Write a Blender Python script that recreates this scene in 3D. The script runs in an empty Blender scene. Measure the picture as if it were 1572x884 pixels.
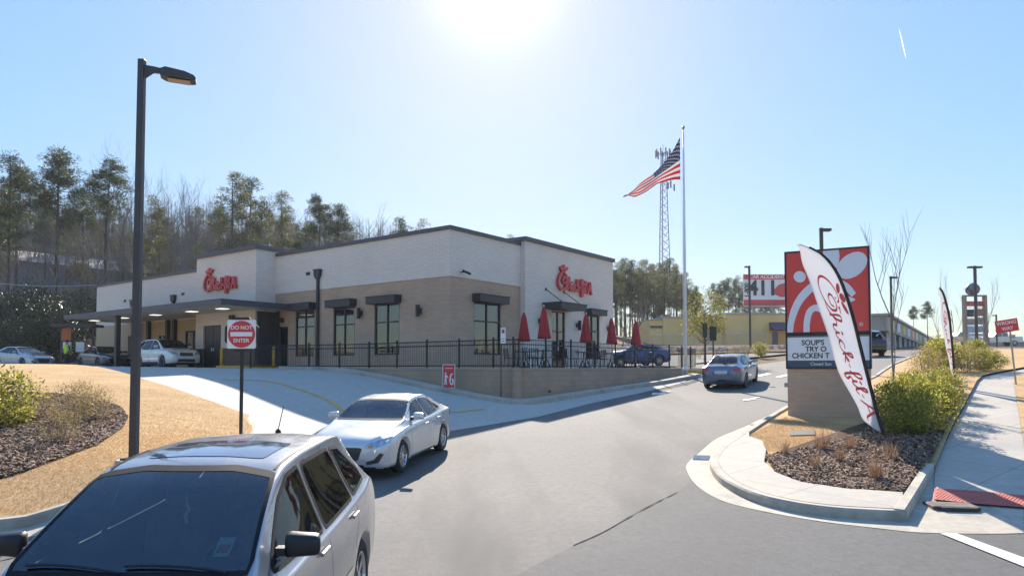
import bpy, bmesh, math, random
import numpy as np
from mathutils import Vector, Matrix
from mathutils.bvhtree import BVHTree
R = math.radians
random.seed(7)
scene = bpy.context.scene
COL = scene.collection

# ------------------------------------------------------------------ camera
FPX, CX, CY, PITCH, CAMZ = 1080.0, 786.0, 522.0, math.atan(0.04), 2.5
cam_d = bpy.data.cameras.new('camera'); cam = bpy.data.objects.new('camera', cam_d); COL.objects.link(cam)
cam_d.sensor_width = 36; cam_d.lens = FPX / 1572 * 36
cam_d.shift_y = (CY - 442) / 1572
cam.location = (0, 0, CAMZ); cam.rotation_euler = (R(90) + PITCH, 0, 0)
cam_d.clip_start = 0.05; cam_d.clip_end = 9000
scene.camera = cam
# ------------------------------------------------------------------ sky and sun
SUN_EL, SUN_AZ = R(30.3), R(-1.4)          # azimuth from +Y towards +X
world = bpy.data.worlds.new('World'); scene.world = world; world.use_nodes = True
wn = world.node_tree.nodes; wl = world.node_tree.links
bg = wn['Background']; bg.inputs['Strength'].default_value = 0.145
sky = wn.new('ShaderNodeTexSky'); sky.sky_type = 'NISHITA'; sky.sun_disc = False
sky.sun_elevation = SUN_EL; sky.sun_rotation = SUN_AZ; sky.altitude = 300
sky.air_density = 1.0; sky.dust_density = 0.35; sky.ozone_density = 1.5
# evens out the very wide brightness range of the physical sky, keeping its hue
bw = wn.new('ShaderNodeRGBToBW'); wl.new(sky.outputs[0], bw.inputs[0])
pw = wn.new('ShaderNodeMath'); pw.operation = 'POWER'; wl.new(bw.outputs[0], pw.inputs[0]); pw.inputs[1].default_value = -0.70
vm = wn.new('ShaderNodeVectorMath'); vm.operation = 'SCALE'; wl.new(sky.outputs[0], vm.inputs[0]); wl.new(pw.outputs[0], vm.inputs['Scale'])
hsv = wn.new('ShaderNodeHueSaturation'); hsv.inputs['Saturation'].default_value = 1.2; wl.new(vm.outputs[0], hsv.inputs['Color'])
# bright aureole of the sky close round the sun
tcw = wn.new('ShaderNodeTexCoord'); dt = wn.new('ShaderNodeVectorMath'); dt.operation = 'DOT_PRODUCT'; wl.new(tcw.outputs['Generated'], dt.inputs[0])
dt.inputs[1].default_value = (math.sin(SUN_AZ) * math.cos(SUN_EL), math.cos(SUN_AZ) * math.cos(SUN_EL), math.sin(SUN_EL))
def aureole(n, k):
    a = wn.new('ShaderNodeMath'); a.operation = 'MAXIMUM'; wl.new(dt.outputs['Value'], a.inputs[0]); a.inputs[1].default_value = 0
    b = wn.new('ShaderNodeMath'); b.operation = 'POWER'; wl.new(a.outputs[0], b.inputs[0]); b.inputs[1].default_value = n
    c = wn.new('ShaderNodeMath'); c.operation = 'MULTIPLY'; wl.new(b.outputs[0], c.inputs[0]); c.inputs[1].default_value = k; return c.outputs[0]
ad = wn.new('ShaderNodeMath'); ad.operation = 'ADD'; wl.new(aureole(420, 1.6), ad.inputs[0]); wl.new(aureole(30, .14), ad.inputs[1])
av = wn.new('ShaderNodeVectorMath'); av.operation = 'SCALE'; av.inputs[0].default_value = (1, .97, .9); wl.new(ad.outputs[0], av.inputs['Scale'])
sm_ = wn.new('ShaderNodeVectorMath'); sm_.operation = 'ADD'; wl.new(hsv.outputs[0], sm_.inputs[0]); wl.new(av.outputs[0], sm_.inputs[1])
wl.new(sm_.outputs[0], bg.inputs[0])
sun_d = bpy.data.lights.new('sun', 'SUN'); sun_d.energy = 3.9; sun_d.angle = R(0.5); sun_d.color = (1, .90, .77)
sun = bpy.data.objects.new('sun', sun_d); COL.objects.link(sun)
sv = Vector((math.sin(SUN_AZ) * math.cos(SUN_EL), math.cos(SUN_AZ) * math.cos(SUN_EL), math.sin(SUN_EL)))
sun.rotation_euler = (-sv).to_track_quat('-Z', 'Y').to_euler()
sun.location = (0, 0, 60)
scene.view_settings.view_transform = 'Standard'; scene.view_settings.look = 'None'
scene.view_settings.gamma = 1; scene.view_settings.use_curve_mapping = False
scene.view_settings.exposure = 1.62
scene.render.engine = 'CYCLES'
scene.cycles.max_bounces = 6; scene.cycles.diffuse_bounces = 3; scene.cycles.glossy_bounces = 3
scene.cycles.transmission_bounces = 6; scene.cycles.transparent_max_bounces = 12
scene.cycles.use_denoising = True
scene.cycles.caustics_reflective = False; scene.cycles.caustics_refractive = False

# ------------------------------------------------------------------ survey helpers: photo pixel + distance -> place in the world
FW = Vector((0, math.cos(PITCH), math.sin(PITCH))); UPV = Vector((0, -math.sin(PITCH), math.cos(PITCH)))
def ray(px, py):
    return Vector((1, 0, 0)) * ((px - CX) / FPX) + FW + UPV * ((CY - py) / FPX)
def at(px, py, Y):
    d = ray(px, py); return Vector((0, 0, CAMZ)) + d * (Y / d.y)

# ------------------------------------------------------------------ terrain height (thin plate through surveyed spots)
_c = [(-12,-15,-.5),(12,-15,-.4),(0,-15,-.5),(0,0,-.02),(-18,0,.05),(18,0,.1),(-2,5,.12),(-9,6,.15),(8,6,.18),(20,9,.4),
 (-6.8,9.5,.31),(-2,9.5,.33),(5.2,9.9,.37),(-2,13.5,.49),(-1.8,16.3,.66),(8.2,13.2,.68),(9.6,14.9,.85),(8.4,18.7,1.12),
 (3,14,.55),(3,20,.95),(0.2,25.5,1.35),(9.4,30.5,1.66),(8.9,36.2,2.13),(5,31,1.72),(-3.4,28,1.9),(-7,30.6,2.42),(-9,32,2.46),
 (13.7,20.8,1.44),(17.8,27,2.2),(25,37,3.1),(17.5,45,3.0),(13,38,2.3),(60,100,5.7),(30,62,4.1),(25,80,4.7),(10,80,4.6),(40,90,5.2),
 (-6.4,11.8,.80),(-6.5,16.5,.92),(-8,14,.98),(-12,14,1.15),(-16,14,1.3),(-13,20,1.75),(-18,28,2.5),(-20,22,2.1),(-30,30,2.6),(-7,22,1.45),(-11,26,2.15),
 (-13,33,2.5),(-20,39,2.5),(-30,45,2.5),(-10,42,2.5),(0,45,2.6),(-25,60,2.8),(8,50,2.9),(16,60,3.7),(-45,50,3.0),(-45,68,5),(-60,95,12),(0,70,4),(0,100,8),(-30,95,10),
 (-110,100,16),(-80,60,6),(-80,20,2.5),(-40,5,1.2),(60,40,3.2),(60,10,1.5),(30,15,1.1),(-120,-40,0),(120,-40,0),(150,80,5),(0,180,10),(120,180,6),(-150,200,20),
 (0,400,9),(300,300,6),(-300,300,18),(-300,0,6),(300,0,3),(0,-300,0),(-300,-300,0),(300,-300,0)]
_c = np.array(_c, float); _n = len(_c)
def _U(r2): return np.where(r2 > 0, r2 * np.log(np.maximum(r2, 1e-12)), 0)
_S = 100.0
_P = _c[:, :2] / _S
_K = _U(((_P[:, None] - _P[None]) ** 2).sum(-1)) + np.eye(_n) * 2e-5
_A = np.zeros((_n + 3, _n + 3)); _A[:_n, :_n] = _K; _A[:_n, _n] = 1; _A[:_n, _n+1:] = _P; _A[_n, :_n] = 1; _A[_n+1:, :_n] = _P.T
_w = np.linalg.solve(_A, np.concatenate([_c[:, 2], [0, 0, 0]]))
def Hs(P):
    P = np.asarray(P, float)[:, :2] / _S
    out = np.empty(len(P))
    for i in range(0, len(P), 20000):
        q = P[i:i+20000]
        out[i:i+20000] = _U(((q[:, None] - _P[None]) ** 2).sum(-1)) @ _w[:_n] + _w[_n] + q @ _w[_n+1:]
    return out
def H(x, y): return float(Hs([(x, y)])[0])
def ground(px, py, off=0.0):
    d = ray(px, py); d = d / d.y
    Ys = np.concatenate([np.arange(3, 60, .1), np.arange(60, 400, 1.0)])
    z = CAMZ + d.z * Ys - Hs(np.stack([d.x * Ys, Ys], 1)) - off
    k = np.argmax(z < 0) if (z < 0).any() else len(Ys) - 1
    a, b = Ys[max(k-1, 0)], Ys[k]
    for _ in range(18):
        m = (a + b) / 2
        if CAMZ + d.z * m - H(d.x * m, m) - off < 0: b = m
        else: a = m
    return Vector((d.x * b, b, CAMZ + d.z * b))
def G2(*pts, off=0.0): return [tuple(ground(x, y, off)[:2]) for x, y in pts]
# ------------------------------------------------------------------ materials
MATS = {}
def new_mat(name):
    m = bpy.data.materials.new(name); m.use_nodes = True
    nt = m.node_tree; b = nt.nodes['Principled BSDF']
    MATS[name] = m
    return m, nt.nodes, nt.links, b
def setin(b, **k):
    for a, v in k.items(): b.inputs[a.replace('_', ' ')].default_value = v
def rgba(c): return (c[0], c[1], c[2], 1)
def plain(name, c, rough=.6, metal=0, var=.08, scale=6, bump=.0, bscale=40, coat=0, spec=.5, coords='Object'):
    """colour mottled by two noises, light bump"""
    if name in MATS: return MATS[name]
    m, N, L, b = new_mat(name)
    setin(b, Roughness=rough, Metallic=metal); b.inputs['Specular IOR Level'].default_value = spec
    if coat: b.inputs['Coat Weight'].default_value = coat; b.inputs['Coat Roughness'].default_value = .04
    tc = N.new('ShaderNodeTexCoord')
    nz = N.new('ShaderNodeTexNoise'); nz.inputs['Scale'].default_value = scale; nz.inputs['Detail'].default_value = 6
    L.new(tc.outputs[coords], nz.inputs['Vector'])
    mx = N.new('ShaderNodeMix'); mx.data_type = 'RGBA'
    mx.inputs[6].default_value = rgba([v * (1 - var) for v in c]); mx.inputs[7].default_value = rgba([min(1, v * (1 + var)) for v in c])
    rm = N.new('ShaderNodeMapRange'); rm.inputs[1].default_value = .3; rm.inputs[2].default_value = .7
    L.new(nz.outputs[0], rm.inputs[0]); L.new(rm.outputs[0], mx.inputs[0]); L.new(mx.outputs[2], b.inputs['Base Color'])
    if bump:
        n2 = N.new('ShaderNodeTexNoise'); n2.inputs['Scale'].default_value = bscale; n2.inputs['Detail'].default_value = 4
        L.new(tc.outputs[coords], n2.inputs['Vector'])
        bp = N.new('ShaderNodeBump'); bp.inputs['Strength'].default_value = bump; bp.inputs['Distance'].default_value = .02
        L.new(n2.outputs[0], bp.inputs['Height']); L.new(bp.outputs[0], b.inputs['Normal'])
    return m
def ground_mat(name, cols, scales, rough=.9, bump=.5, bscale=60, bdist=.02, speck=None, joints=None, stains=None, spec=.3):
    """cols: three colours mixed by a large and a fine noise; speck = (colour, scale, threshold); joints = (width, length, colour)"""
    m, N, L, b = new_mat(name); setin(b, Roughness=rough); b.inputs['Specular IOR Level'].default_value = spec
    tc = N.new('ShaderNodeTexCoord')
    def noise(s, det=6):
        n = N.new('ShaderNodeTexNoise'); n.inputs['Scale'].default_value = s; n.inputs['Detail'].default_value = det; n.inputs['Roughness'].default_value = .6
        L.new(tc.outputs['Object'], n.inputs['Vector']); return n.outputs[0]
    def rng(s, a, c2):
        r = N.new('ShaderNodeMapRange'); r.inputs[1].default_value = a; r.inputs[2].default_value = c2; L.new(s, r.inputs[0]); return r.outputs[0]
    def mix(f, a, c2):
        x = N.new('ShaderNodeMix'); x.data_type = 'RGBA'; L.new(f, x.inputs[0])
        for i, v in ((6, a), (7, c2)):
            if isinstance(v, (tuple, list)): x.inputs[i].default_value = rgba(v)
            else: L.new(v, x.inputs[i])
        return x.outputs[2]
    c = mix(rng(noise(scales[0]), .35, .65), cols[0], cols[1])
    c = mix(rng(noise(scales[1], 8), .4, .75), c, cols[2])
    if speck:
        c = mix(rng(noise(speck[1], 3), speck[2], speck[2] + .06), c, speck[0])
    if stains:
        mp = N.new('ShaderNodeMapping'); mp.inputs['Scale'].default_value = stains[1]; mp.inputs['Rotation'].default_value = (0, 0, stains[2])
        L.new(tc.outputs['Object'], mp.inputs['Vector'])
        n = N.new('ShaderNodeTexNoise'); n.inputs['Scale'].default_value = 1; n.inputs['Detail'].default_value = 5; L.new(mp.outputs[0], n.inputs['Vector'])
        c = mix(rng(n.outputs[0], .52, .72), c, stains[0])
    h = noise(bscale, 5)
    if joints:
        mp = N.new('ShaderNodeMapping'); mp.inputs['Rotation'].default_value = (0, 0, joints[3])
        L.new(tc.outputs['Object'], mp.inputs['Vector'])
        br = N.new('ShaderNodeTexBrick'); br.offset = 0; br.inputs['Scale'].default_value = 1
        br.inputs['Brick Width'].default_value = joints[0]; br.inputs['Row Height'].default_value = joints[1]
        br.inputs['Mortar Size'].default_value = .009; br.inputs['Mortar Smooth'].default_value = .3
        L.new(mp.outputs[0], br.inputs['Vector'])
        c = mix(br.outputs['Fac'], c, joints[2])
    L.new(c, b.inputs['Base Color'])
    bp = N.new('ShaderNodeBump'); bp.inputs['Strength'].default_value = bump; bp.inputs['Distance'].default_value = bdist
    L.new(h, bp.inputs['Height']); L.new(bp.outputs[0], b.inputs['Normal'])
    return m
def brick(name, c1, c2, mortar, w=.2, h=.067, rough=.85, bump=.6, var=.12, ms=.011):
    m, N, L, b = new_mat(name); setin(b, Roughness=rough); b.inputs['Specular IOR Level'].default_value = .25
    uv = N.new('ShaderNodeUVMap')
    br = N.new('ShaderNodeTexBrick'); br.inputs['Scale'].default_value = 1
    br.inputs['Brick Width'].default_value = w; br.inputs['Row Height'].default_value = h
    br.inputs['Mortar Size'].default_value = ms; br.inputs['Mortar Smooth'].default_value = .15; br.inputs['Bias'].default_value = 0
    br.inputs['Color1'].default_value = rgba(c1); br.inputs['Color2'].default_value = rgba(c2); br.inputs['Mortar'].default_value = rgba(mortar)
    L.new(uv.outputs[0], br.inputs['Vector'])
    tc = N.new('ShaderNodeTexCoord'); nz = N.new('ShaderNodeTexNoise'); nz.inputs['Scale'].default_value = .5; nz.inputs['Detail'].default_value = 8
    L.new(tc.outputs['Object'], nz.inputs['Vector'])
    hs = N.new('ShaderNodeHueSaturation'); mr = N.new('ShaderNodeMapRange'); mr.inputs[1].default_value = .3; mr.inputs[2].default_value = .7
    mr.inputs[3].default_value = 1 - var; mr.inputs[4].default_value = 1 + var
    L.new(nz.outputs[0], mr.inputs[0]); L.new(mr.outputs[0], hs.inputs['Value']); L.new(br.outputs['Color'], hs.inputs['Color'])
    L.new(hs.outputs[0], b.inputs['Base Color'])
    bp = N.new('ShaderNodeBump'); bp.invert = True; bp.inputs['Strength'].default_value = bump; bp.inputs['Distance'].default_value = .012
    L.new(br.outputs['Fac'], bp.inputs['Height']); L.new(bp.outputs[0], b.inputs['Normal'])
    return m
def leaf_mat(name, c1, c2, c3, trans=.25, rough=.6):
    m, N, L, b = new_mat(name); setin(b, Roughness=rough); b.inputs['Specular IOR Level'].default_value = .3
    g = N.new('ShaderNodeNewGeometry'); cr = N.new('ShaderNodeValToRGB')
    cr.color_ramp.elements[0].color = rgba(c1); cr.color_ramp.elements[1].color = rgba(c3)
    e = cr.color_ramp.elements.new(.5); e.color = rgba(c2)
    L.new(g.outputs['Random Per Island'], cr.inputs[0]); L.new(cr.outputs[0], b.inputs['Base Color'])
    if trans:
        tr = N.new('ShaderNodeBsdfTranslucent'); L.new(cr.outputs[0], tr.inputs[0])
        mx = N.new('ShaderNodeMixShader'); mx.inputs[0].default_value = trans
        L.new(b.outputs[0], mx.inputs[1]); L.new(tr.outputs[0], mx.inputs[2]); L.new(mx.outputs[0], N['Material Output'].inputs[0])
    return m
def glass_mat(name, tint, refl=(.9, .95, 1), ior=1.6):
    """thin tinted pane: tinted transparency under a fresnel reflection"""
    m, N, L, b = new_mat(name); N.remove(b)
    tr = N.new('ShaderNodeBsdfTransparent'); tr.inputs[0].default_value = rgba(tint)
    gl = N.new('ShaderNodeBsdfGlossy'); gl.inputs['Roughness'].default_value = .02; gl.inputs[0].default_value = rgba(refl)
    fr = N.new('ShaderNodeFresnel'); fr.inputs[0].default_value = ior
    mx = N.new('ShaderNodeMixShader'); L.new(fr.outputs[0], mx.inputs[0]); L.new(tr.outputs[0], mx.inputs[1]); L.new(gl.outputs[0], mx.inputs[2])
    L.new(mx.outputs[0], N['Material Output'].inputs[0]); return m
def paint_mat(name, c, metal=.6, rough=.28, inner=(.03, .03, .032)):
    """car paint with flakes outside, dark lining on the inner side of the shell"""
    m, N, L, b = new_mat(name)
    setin(b, Metallic=metal, Roughness=rough); b.inputs['Coat Weight'].default_value = .8; b.inputs['Coat Roughness'].default_value = .03
    tc = N.new('ShaderNodeTexCoord'); nz = N.new('ShaderNodeTexNoise'); nz.inputs['Scale'].default_value = 600
    L.new(tc.outputs['Object'], nz.inputs['Vector'])
    n3 = N.new('ShaderNodeTexNoise'); n3.inputs['Scale'].default_value = 1.7; n3.inputs['Detail'].default_value = 8; L.new(tc.outputs['Object'], n3.inputs['Vector'])
    r3 = N.new('ShaderNodeMapRange'); r3.inputs[1].default_value = .35; r3.inputs[2].default_value = .75; r3.inputs[3].default_value = rough * .8; r3.inputs[4].default_value = rough * 1.35
    L.new(n3.outputs[0], r3.inputs[0]); L.new(r3.outputs[0], b.inputs['Roughness'])
    mx = N.new('ShaderNodeMix'); mx.data_type = 'RGBA'; mx.inputs[6].default_value = rgba([v * .88 for v in c]); mx.inputs[7].default_value = rgba([min(1, v * 1.1) for v in c])
    L.new(nz.outputs[0], mx.inputs[0]); L.new(mx.outputs[2], b.inputs['Base Color'])
    d = N.new('ShaderNodeBsdfDiffuse'); d.inputs[0].default_value = rgba(inner)
    g = N.new('ShaderNodeNewGeometry'); ms = N.new('ShaderNodeMixShader')
    L.new(g.outputs['Backfacing'], ms.inputs[0]); L.new(b.outputs[0], ms.inputs[1]); L.new(d.outputs[0], ms.inputs[2])
    L.new(ms.outputs[0], N['Material Output'].inputs[0]); return m

# ------------------------------------------------------------------ mesh helpers
def box_uv(me):
    uvl = me.uv_layers.new(name='UVMap') if not me.uv_layers else me.uv_layers[0]
    n = len(me.loops)
    co = np.empty(len(me.vertices) * 3); me.vertices.foreach_get('co', co); co = co.reshape(-1, 3)
    li = np.empty(n, int); me.loops.foreach_get('vertex_index', li)
    uv = np.empty((n, 2))
    for p in me.polygons:
        a = p.normal; s = slice(p.loop_start, p.loop_start + p.loop_total); q = co[li[s]]
        ax, ay, az = abs(a.x), abs(a.y), abs(a.z)
        if az >= ax and az >= ay: uv[s] = q[:, :2]
        elif ax >= ay: uv[s] = q[:, 1:3]
        else: uv[s] = q[:, [0, 2]]
    uvl.data.foreach_set('uv', uv.ravel())
class MB:
    def __init__(s): s.v = []; s.f = []; s.m = []
    def add(s, vs, fs, mi=0):
        n = len(s.v); s.v += [tuple(v) for v in vs]; s.f += [tuple(i + n for i in f) for f in fs]; s.m += [mi] * len(fs); return s
    def box(s, x0, x1, y0, y1, z0, z1, mi=0):
        if x0 > x1: x0, x1 = x1, x0
        if y0 > y1: y0, y1 = y1, y0
        return s.add([(x0,y0,z0),(x1,y0,z0),(x1,y1,z0),(x0,y1,z0),(x0,y0,z1),(x1,y0,z1),(x1,y1,z1),(x0,y1,z1)],
                     [(3,2,1,0),(4,5,6,7),(0,1,5,4),(1,2,6,5),(2,3,7,6),(3,0,4,7)], mi)
    def prism(s, poly, z0, z1, mi=0, f=None):
        """poly in xy extruded in z; f maps (x,y,z)"""
        a = sum(poly[i][0] * poly[(i+1) % len(poly)][1] - poly[(i+1) % len(poly)][0] * poly[i][1] for i in range(len(poly)))
        if a < 0: poly = poly[::-1]
        n = len(poly); vs = [(x, y, z0) for x, y in poly] + [(x, y, z1) for x, y in poly]
        if f: vs = [f(*v) for v in vs]
        return s.add(vs, [tuple(range(n))[::-1], tuple(range(n, 2*n))] + [(i, (i+1) % n, n + (i+1) % n, n + i) for i in range(n)], mi)
    def tube(s, path, r, n=6, mi=0, cap=True, r2=None):
        path = [Vector(p) for p in path]; m = len(path)
        rs = r if isinstance(r, (list, tuple)) else [r + ((r2 - r) * i / (m - 1) if r2 is not None else 0) for i in range(m)]
        base = len(s.v); prev = None
        for i, p in enumerate(path):
            t = (path[min(i+1, m-1)] - path[max(i-1, 0)]).normalized()
            if prev is None:
                a = t.orthogonal().normalized() if abs(t.z) < .999 else Vector((1, 0, 0))
            else:
                a = (prev - t * prev.dot(t)).normalized()
            prev = a; b = t.cross(a)
            for k in range(n):
                an = 2 * math.pi * (k + .5) / n
                s.v.append(tuple(p + (a * math.cos(an) + b * math.sin(an)) * rs[i]))
        for i in range(m - 1):
            for k in range(n):
                s.f.append((base + i*n + k, base + i*n + (k+1) % n, base + (i+1)*n + (k+1) % n, base + (i+1)*n + k)); s.m.append(mi)
        if cap:
            s.f.append(tuple(base + k for k in range(n))[::-1]); s.m.append(mi)
            s.f.append(tuple(base + (m-1)*n + k for k in range(n))); s.m.append(mi)
        return s
    def lathe(s, prof, n=16, c=(0, 0, 0), axis='z', mi=0):
        base = len(s.v); m = len(prof)
        for (r, h) in prof:
            for k in range(n):
                a = 2 * math.pi * k / n; x, y = r * math.cos(a), r * math.sin(a)
                p = (x, y, h) if axis == 'z' else ((x, h, y) if axis == 'y' else (h, x, y))
                s.v.append((p[0] + c[0], p[1] + c[1], p[2] + c[2]))
        fl = axis == 'y'
        for i in range(m - 1):
            for k in range(n):
                q = (base + i*n + k, base + i*n + (k+1) % n, base + (i+1)*n + (k+1) % n, base + (i+1)*n + k)
                s.f.append(q[::-1] if fl else q); s.m.append(mi)
        a = tuple(base + k for k in range(n))[::-1]; b = tuple(base + (m-1)*n + k for k in range(n))
        s.f += [a[::-1] if fl else a, b[::-1] if fl else b]; s.m += [mi, mi]
        return s
    def build(s, name, mat, parent=None, smooth=False, uv=True, bevel=0, loc=None):
        me = bpy.data.meshes.new(name); me.from_pydata(s.v, [], s.f)
        mats = mat if isinstance(mat, (list, tuple)) else [mat]
        for x in mats: me.materials.append(x)
        if len(mats) > 1: me.polygons.foreach_set('material_index', s.m)
        if bevel:
            bm = bmesh.new(); bm.from_mesh(me); bmesh.ops.remove_doubles(bm, verts=bm.verts, dist=1e-5)
            bmesh.ops.bevel(bm, geom=[e for e in bm.edges if e.calc_face_angle(0) > .5], offset=bevel, segments=2, affect='EDGES', profile=.6)
            bm.to_mesh(me); bm.free()
        me.update()
        if smooth: me.polygons.foreach_set('use_smooth', [True] * len(me.polygons))
        if uv: box_uv(me)
        o = bpy.data.objects.new(name, me); COL.objects.link(o)
        if parent: o.parent = parent
        if loc: o.location = loc
        return o
def tag(o, label=None, cat=None, group=None, kind=None):
    if label: o['label'] = label
    if cat: o['category'] = cat
    if group: o['group'] = group
    if kind: o['kind'] = kind
    return o
def thing(name, loc, label, cat, rz=0, group=None):
    o = bpy.data.objects.new(name, None); COL.objects.link(o); o.location = loc; o.rotation_euler = (0, 0, rz)
    o.empty_display_size = .3
    return tag(o, label, cat, group)
def struct(o): o['kind'] = 'structure'; return o
def stuff(o): o['kind'] = 'stuff'; return o
def kids(o): return [c for c in bpy.data.objects if c.parent == o]
_kid = {}
def copy_tree(o, parent=None):
    c = o.copy(); COL.objects.link(c)
    if parent: c.parent = parent
    if o.name not in _kid: _kid[o.name] = kids(o)
    for ch in _kid[o.name]: copy_tree(ch, c)
    return c
def pchip(xs, ys, q):
    xs = np.asarray(xs, float); ys = np.asarray(ys, float)
    h = np.diff(xs); d = np.diff(ys) / h; m = np.zeros(len(xs)); m[0], m[-1] = d[0], d[-1]
    for i in range(1, len(xs) - 1):
        if d[i-1] * d[i] > 0:
            w1, w2 = 2*h[i] + h[i-1], h[i] + 2*h[i-1]; m[i] = (w1 + w2) / (w1 / d[i-1] + w2 / d[i])
    q = np.clip(q, xs[0], xs[-1]); i = np.clip(np.searchsorted(xs, q) - 1, 0, len(h) - 1); t = (q - xs[i]) / h[i]
    return (2*t**3 - 3*t**2 + 1) * ys[i] + (t**3 - 2*t**2 + t) * h[i] * m[i] + (3*t**2 - 2*t**3) * ys[i+1] + (t**3 - t**2) * h[i] * m[i+1]
def crom(pts, n=8, closed=False):
    P = [np.array(p, float) for p in pts]; m = len(P); out = []
    rng_ = range(m) if closed else range(m - 1)
    for i in rng_:
        p0 = P[(i-1) % m] if (closed or i > 0) else 2*P[0] - P[1]
        p1 = P[i]; p2 = P[(i+1) % m]; p3 = P[(i+2) % m] if (closed or i + 2 < m) else 2*P[-1] - P[-2]
        for k in range(n):
            t = k / n
            out.append(tuple(.5 * ((2*p1) + (-p0 + p2)*t + (2*p0 - 5*p1 + 4*p2 - p3)*t*t + (-p0 + 3*p1 - 3*p2 + p3)*t**3)))
    if not closed: out.append(tuple(P[-1]))
    return out
def text_obj(body, size, name, mat, parent, M, extrude=.01, bold=0, sx=1.0, align='CENTER', spacing=1):
    """lettering: real extruded letters; M places the text's xy plane"""
    cu = bpy.data.curves.new(name, 'FONT'); cu.body = body; cu.size = size; cu.extrude = extrude; cu.offset = bold
    cu.align_x = align; cu.align_y = 'CENTER'; cu.space_line = spacing
    t = bpy.data.objects.new(name, cu); COL.objects.link(t)
    dg = bpy.context.evaluated_depsgraph_get(); me = bpy.data.meshes.new_from_object(t.evaluated_get(dg))
    bpy.data.objects.remove(t); bpy.data.curves.remove(cu)
    me.transform(M @ Matrix.Diagonal((sx, 1, 1, 1))); me.materials.clear(); me.materials.append(mat)
    o = bpy.data.objects.new(name, me); COL.objects.link(o); o.parent = parent; return o
# ------------------------------------------------------------------ draped ground sheets
def drape(name, poly, off, mat, step=1.0, thick=0, flat=None):
    """flat polygon cut on a lattice, then laid on the terrain `off` above it"""
    bm = bmesh.new()
    vs = [bm.verts.new((p[0], p[1], 0)) for p in poly]; f = bm.faces.new(vs)
    bmesh.ops.triangulate(bm, faces=[f])
    xs = [p[0] for p in poly]; ys = [p[1] for p in poly]
    for ax, lo, hi in ((0, min(xs), max(xs)), (1, min(ys), max(ys))):
        k = math.floor(lo / step) + 1
        while k * step < hi:
            co = [0, 0, 0]; co[ax] = k * step; no = [0, 0, 0]; no[ax] = 1
            bmesh.ops.bisect_plane(bm, geom=bm.verts[:] + bm.edges[:] + bm.faces[:], plane_co=co, plane_no=no, dist=1e-5); k += 1
    bmesh.ops.dissolve_degenerate(bm, edges=bm.edges[:], dist=1e-4)
    bm.verts.ensure_lookup_table()
    z = Hs([(v.co.x, v.co.y) for v in bm.verts])
    for v, zz in zip(bm.verts, z): v.co.z = zz + (off(v.co.x, v.co.y) if callable(off) else off)
    for f in bm.faces:
        f.normal_update()
        if f.normal.z < 0: f.normal_flip()
    me = bpy.data.meshes.new(name); bm.to_mesh(me); bm.free(); me.materials.append(mat)
    me.polygons.foreach_set('use_smooth', [True] * len(me.polygons))
    o = bpy.data.objects.new(name, me); COL.objects.link(o); return o
def densify(path, step=.4, closed=False):
    out = []; n = len(path)
    for i in range(n if closed else n - 1):
        a, b = Vector(path[i][:2]), Vector(path[(i+1) % n][:2]); k = max(1, int((b - a).length / step))
        out += [tuple(a.lerp(b, j / k)) for j in range(k)]
    if not closed: out.append(tuple(path[-1][:2]))
    return out
def offset_path(path, d, closed=False):
    out = []; n = len(path)
    for i, p in enumerate(path):
        a = path[(i-1) % n] if (closed or i > 0) else p; b = path[(i+1) % n] if (closed or i < n-1) else p
        t = Vector((b[0]-a[0], b[1]-a[1])); t = t.normalized() if t.length else Vector((1, 0)); out.append((p[0] - t.y * d, p[1] + t.x * d))
    return out
def kerb(name, path, w, h0, h1, mat, closed=False, base=-.1):
    """raised strip along a path (left side of it), top h1 above terrain, rounded edge"""
    P = densify(path, .35, closed); prof = [(0, base), (0.0, h1 - .03), (.025, h1), (w - .01, h1), (w, h1 - .01), (w, base)]
    mb = MB(); rows = [offset_path(P, d, closed) for d, _ in prof]; n = len(P)
    hz = Hs(P)
    for i in range(n):
        for j, (d, z) in enumerate(prof):
            x, y = rows[j][i]; mb.v.append((x, y, hz[i] + z))
    m = len(prof)
    for i in range(n if closed else n - 1):
        k = (i + 1) % n
        for j in range(m - 1): mb.f.append((i*m + j, k*m + j, k*m + j + 1, i*m + j + 1)[::-1]); mb.m.append(0)
    if not closed:
        mb.f += [tuple(range(m))[::-1], tuple((n-1)*m + j for j in range(m))]; mb.m += [0, 0]
    return mb.build(name, mat)
# ------------------------------------------------------------------ ground
TURN = R(53)
M_asph = ground_mat('asphalt', [(.135,.129,.120), (.165,.157,.144), (.108,.103,.097)], (.25, 9), rough=.88, bump=.5, bscale=220, bdist=.006,
                    speck=((.26,.25,.24), 75, .60), stains=((.085,.083,.082), (.6, .12, 1), R(-38)))
M_asph_d = ground_mat('street_asphalt_mix', [(.098,.097,.096), (.12,.118,.115), (.082,.082,.082)], (.3, 9), rough=.9, bump=.5, bscale=240, bdist=.006, speck=((.19,.19,.185), 80, .60))
M_conc = ground_mat('concrete', [(.39,.355,.30), (.45,.41,.35), (.35,.315,.265)], (.4, 6), rough=.85, bump=.25, bscale=120, bdist=.005,
                    joints=(1.5, 1.5, (.2,.19,.17), R(-38)), stains=((.33,.31,.28), (.5, .5, 1), 0))
M_kerb = ground_mat('kerb_concrete', [(.41,.37,.30), (.48,.435,.36), (.34,.30,.24)], (.7, 8), rough=.85, bump=.3, bscale=120, bdist=.006, stains=((.27,.25,.21), (1.2, 1.2, 1), 0))
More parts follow.
